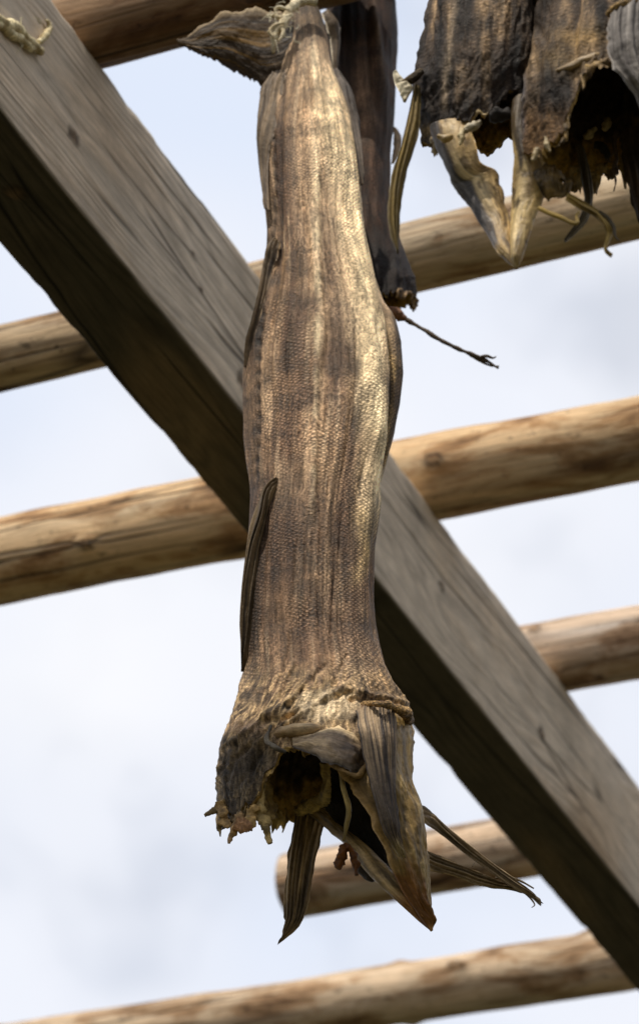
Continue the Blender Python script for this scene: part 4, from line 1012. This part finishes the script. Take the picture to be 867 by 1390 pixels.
strap('pelvic_fin', [(842, 176, 892, 180, Y3+.03, Y3+.03), (843, 212, 894, 214, Y3+.03, Y3+.03), (850, 252, 896, 256, Y3+.03, Y3+.03), (862, 292, 896, 298, Y3+.03, Y3+.03), (876, 325, 894, 330, Y3+.03, Y3+.03)],
      M_FIN, rootB, (.10, .066, .042), (.03, .022, .016), n=90, m=36, th=.003, ribs=4, ribamp=.0010, bulge=.12, seed=63, lump=.002, streak=8)
# lower jaw plate with the hole, and hanging strands
strap('jaw_plate', [(722, 234, 738, 268, YA-.014, YA-.008), (742, 222, 746, 272, YA-.016, YA-.010), (756, 228, 758, 268, YA-.016, YA-.012), (768, 240, 766, 268, YA-.014, YA-.012), (776, 250, 773, 263, YA-.012, YA-.012)],
      M_BONE, rootB, (.20, .135, .055), (.05, .035, .02), n=80, m=40, th=.003, lump=.004, bulge=.15, seed=66, streak=5, hole=(.45, .58, .10, .07))
strap('fin_ray', [(770, 262, 768, 272, YB+.02, YB+.02), (790, 272, 786, 284, YB+.024, YB+.024), (812, 286, 806, 294, YB+.03, YB+.03), (825, 302, 818, 306, YB+.03, YB+.03), (831, 316, 822, 320, YB+.032, YB+.032), (826, 330, 819, 332, YB+.03, YB+.03), (824, 339, 820, 342, YB+.03, YB+.03), (831, 345, 828, 349, YB+.03, YB+.03)],
      M_FIN, rootB, (.46, .33, .12), (.16, .11, .05), n=110, m=16, th=.0022, ribs=2, ribamp=.0006, seed=68, lump=.0008, streak=6)
tube('fin_ray', W([(812, 288), (824, 296), (832, 308), (834, 320), (840, 327)], YB+.03), [PR(2.4), PR(2.6), PR(2.4), PR(1.8), PR(1)], M_FIN, rootB, (.10, .08, .05), lump=.3, seg=8)
tube('fin_ray', W([(730, 282), (742, 288), (762, 296), (776, 303), (783, 302), (782, 294), (785, 287)], YB+.02), [PR(2.6), PR(2.6), PR(2.2), PR(2), PR(2), PR(1.6), PR(1)], M_FIN, rootB, (.44, .31, .11), lump=.3, seg=8, n=60)
strap('fin_ray', [(779, 198, 792, 200, Y3+.02, Y3+.02), (784, 222, 798, 222, Y3+.02, Y3+.02), (789, 250, 803, 250, Y3+.02, Y3+.02), (792, 272, 804, 276, Y3+.018, Y3+.018), (786, 294, 796, 300, Y3+.016, Y3+.016), (776, 310, 782, 316, Y3+.015, Y3+.015), (765, 325, 768, 328, Y3+.014, Y3+.014)],
      M_FIN, rootB, (.16, .125, .07), (.04, .032, .024), n=100, m=20, th=.0028, ribs=3, ribamp=.0007, seed=70, lump=.0012, streak=8, bulge=.15)
tube('gill_scrap', W([(806, 196), (814, 198), (820, 204), (824, 211), (821, 214)], Y3+.03), [PR(4), PR(5), PR(4), PR(3), PR(1.5)], M_IN, rootB, (.02, .016, .013), lump=.5, seg=12)
tube('gill_scrap', None, None, M_FIN, rootB, (.11, .075, .045), seg=8, n=34, lump=.5, freq=300, multi=[
    (W([(836, 178), (833, 196), (836, 214), (832, 228), (835, 246), (832, 260)], Y3+.03), [PR(3.4), PR(2.4), PR(2.4), PR(2.2), PR(1.3), PR(.7)]),
    (W([(834, 206), (828, 212), (825, 218), (828, 220)], Y3+.03), [PR(1.8), PR(1.6), PR(1.2), PR(.8)]),
    (W([(834, 224), (838, 232), (837, 238)], Y3+.03), [PR(1.6), PR(1.3), PR(.8)])])
for (pp, rr) in (([(740, 186), (742, 196), (746, 206)], [PR(3), PR(4.5), PR(2)]), ([(728, 202), (726, 210), (722, 218)], [PR(4), PR(5), PR(2.5)]), ([(824, 162), (822, 170), (820, 176)], [PR(5), PR(6), PR(4)]),
                 ([(808, 174), (800, 182), (792, 186)], [PR(4), PR(6), PR(4)])):
    tube('tooth_plate', W(pp, YB-.004 if pp[0][0] < 780 else Y3+.03), [q*.75 for q in rr], M_BONE, rootB, (.50, .40, .24), lump=.45, freq=300, seg=12, n=24, col2=(.28, .2, .09))

# cord tying that pair to the nearest pole
tq = np.array([P(651, -600, Y2)[0], 0, 0]); tr = np.array([P(772, -600, Y3)[0], 0, 0])
for k, (xx, zz_, Yx, lab) in enumerate(((tq[0], P(651, -600, Y2)[2], Y2, 'cord round the nearest pole, holding the left fish of the pair'), (tr[0], P(772, -600, Y3)[2], Y3, 'cord round the nearest pole holding the fish at the right edge'))):
    yc = 1.11-(xx-.07)*(-axis[1]/axis[0])*1.0
    ang = np.linspace(0, 2*PI, 15)
    cp = [np.array([xx+.002*math.sin(a*2), yc+.041*math.cos(a), zc+.041*math.sin(a)]) for a in ang]
    o = tube('tie_cord', cp, [.0024]*3, M_CORD, None, (.6, .52, .38), seg=8, n=60, lump=.2, freq=300)
    tag(o, lab, 'cord')

# ------------------------------------------------------------------ cord left on the beam (upper left)
def onbeam(px, py, off=.004):
    d = ray(px, py); k = ((mid_-CAM) @ BN + off)/(d @ BN); return CAM+d*k
OFB = .0035
def ob(pts): return [onbeam(x, y, OFB) for x, y in pts]
bc = tube('tie_cord', None, None, M_CORD, None, (.95, .85, .58), seg=10, n=40, lump=.3, freq=260, col2=(.36, .27, .15), multi=[
    (ob([(-14, 14), (2, 30), (14, 36), (24, 38), (34, 50), (46, 62), (56, 70)]), [.0036, .0044, .0052, .0044, .0036, .0042, .0030]),
    (ob([(-10, 32), (6, 36), (16, 46), (28, 52), (40, 64), (52, 68)]), [.0030, .0032, .0036, .0030, .0030, .002]),
    (ob([(52, 58), (60, 50), (67, 40), (66, 30), (63, 28)]), [.0024, .0028, .0026, .0018, .0012])])
fb = tube('loose_fibres', None, None, M_CORD, None, (.85, .76, .52), seg=5, n=10, lump=.1, multi=frays(0, 30, 58, 74, 0, 18, 9, ob))
fb.parent = bc
tag(bc, 'yellowish frayed cord end lying on the beam at the upper left corner', 'cord')

# ------------------------------------------------------------------ ground
def ground():
    n = 90; rr = np.concatenate([[0.01], np.geomspace(.5, 4000, n-1)]); seg = 96
    a = np.linspace(0, 2*PI, seg, endpoint=False)
    X = rr[:, None]*np.cos(a); Y = rr[:, None]*np.sin(a)
    Z = .05*fbm(X/1.7, Y/1.7, 0, 4)*np.minimum(1, rr[:, None]/2)+.3*fbm(X/40, Y/40, 3, 3)*ss(5, 40, rr[:, None])
    V = np.stack([X, Y, Z-.02], -1)
    o = make('ground', V, gridfaces(n, seg, True)+[tuple(range(seg))], mat_simple('dark_peaty_grass', (.030, .032, .014), (.075, .065, .035), 3.0, .95, .03))
    return tag(recalc(o), kind='structure')
g = ground()
def added_hills():  # unseen ring of hills, added to block low sky light from undersides
    na = 240; nr = 26
    a = np.linspace(0, 2*PI, na, endpoint=False)[None, :]*np.ones((nr, 1)); t = np.linspace(0, 1, nr)[:, None]*np.ones((1, na))
    r = 500+1900*t
    X = r*np.cos(a); Y = r*np.sin(a)
    h = (230+190*fbm(np.cos(a)*2.5, np.sin(a)*2.5, 0, 3))*np.sin(np.clip(t*1.15, 0, 1)*PI/2)**1.5+60*ridged(X/260, Y/260, 1, 4)*t
    o = make('added_hills', np.stack([X, Y, h-6], -1), gridfaces(nr, na, True), mat_simple('dark_added_hills', (.030, .034, .022), (.085, .080, .070), .02, .95, 2))
    return tag(recalc(o), kind='structure')
added_hills()

# ------------------------------------------------------------------ sky and sun
SUN_EL, SUN_AZ = 63.0, 206.0          # azimuth measured clockwise from +Y
w = bpy.data.worlds.new('World'); scene.world = w; w.use_nodes = True
nt = w.node_tree; nt.nodes.clear()
out = nt.nodes.new('ShaderNodeOutputWorld'); bg = nt.nodes.new('ShaderNodeBackground'); bg.inputs['Strength'].default_value = .1
sky = nt.nodes.new('ShaderNodeTexSky'); sky.sky_type = 'NISHITA'; sky.sun_disc = False
sky.sun_elevation = R(SUN_EL); sky.sun_rotation = R(SUN_AZ)
tc = nt.nodes.new('ShaderNodeTexCoord')
def wn(scale, detail, rough, mscale=(1, 1, 1), loc=(0, 0, 0)):
    mp = nt.nodes.new('ShaderNodeMapping'); mp.inputs['Scale'].default_value = mscale; mp.inputs['Location'].default_value = loc
    nt.links.new(tc.outputs['Generated'], mp.inputs[0])
    o = nt.nodes.new('ShaderNodeTexNoise'); o.inputs['Scale'].default_value = scale; o.inputs['Detail'].default_value = detail; o.inputs['Roughness'].default_value = rough
    nt.links.new(mp.outputs[0], o.inputs[0]); return o.outputs['Fac']
def wramp(f, st):
    o = nt.nodes.new('ShaderNodeValToRGB'); e = o.color_ramp.elements
    while len(e) < len(st): e.new(.5)
    for k, (p, c) in enumerate(st): e[k].position = p; e[k].color = (*c, 1)
    nt.links.new(f, o.inputs[0]); return o.outputs[0]
n1 = wn(11, 3, .45, (1, 1, 1), (.3, .1, .7))
n2 = wn(5, 2, .5, (1, 1, 1), (2, 5, 1))
cloudcol = wramp(n2, [(.33, (.72, .79, .93)), (.52, (.83, .86, .94)), (.7, (.91, .92, .96))])
mul = nt.nodes.new('ShaderNodeVectorMath'); mul.operation = 'SCALE'; mul.inputs['Scale'].default_value = 10.5
nt.links.new(cloudcol, mul.inputs[0])
cover = wramp(n1, [(.28, (.74, .74, .74)), (.41, (.96, .96, .96)), (.5, (1, 1, 1))])
mx = nt.nodes.new('ShaderNodeMix'); mx.data_type = 'RGBA'
nt.links.new(cover, mx.inputs[0]); nt.links.new(sky.outputs[0], mx.inputs[6]); nt.links.new(mul.outputs[0], mx.inputs[7])
nt.links.new(mx.outputs[2], bg.inputs['Color']); nt.links.new(bg.outputs[0], out.inputs[0])

sl = bpy.data.lights.new('sun', 'SUN'); sl.energy = 4.4; sl.angle = R(.6); sl.color = (1.0, .93, .82)
so = bpy.data.objects.new('sun', sl); COL.objects.link(so)
az = R(SUN_AZ); el = R(SUN_EL)
sd = Vector((math.sin(az)*math.cos(el), math.cos(az)*math.cos(el), math.sin(el)))
so.rotation_euler = sd.to_track_quat('Z', 'Y').to_euler(); so.location = (0, -3, 8)

# ------------------------------------------------------------------ camera
cd = bpy.data.cameras.new('camera'); co = bpy.data.objects.new('camera', cd); COL.objects.link(co)
co.location = (0, 0, CAMZ); co.rotation_euler = (PI/2+PITCH, 0, 0)
cd.sensor_fit = 'VERTICAL'; cd.sensor_height = 36; cd.sensor_width = 36*W0/H0; cd.lens = F/H0*36
cd.clip_start = .05; cd.clip_end = 9000
cd.dof.use_dof = True; cd.dof.focus_distance = 1.78; cd.dof.aperture_fstop = 14
scene.camera = co
scene.view_settings.view_transform = 'Standard'; scene.view_settings.look = 'None'; scene.view_settings.exposure = 0; scene.view_settings.gamma = 1
scene.render.resolution_x = 638; scene.render.resolution_y = 1024
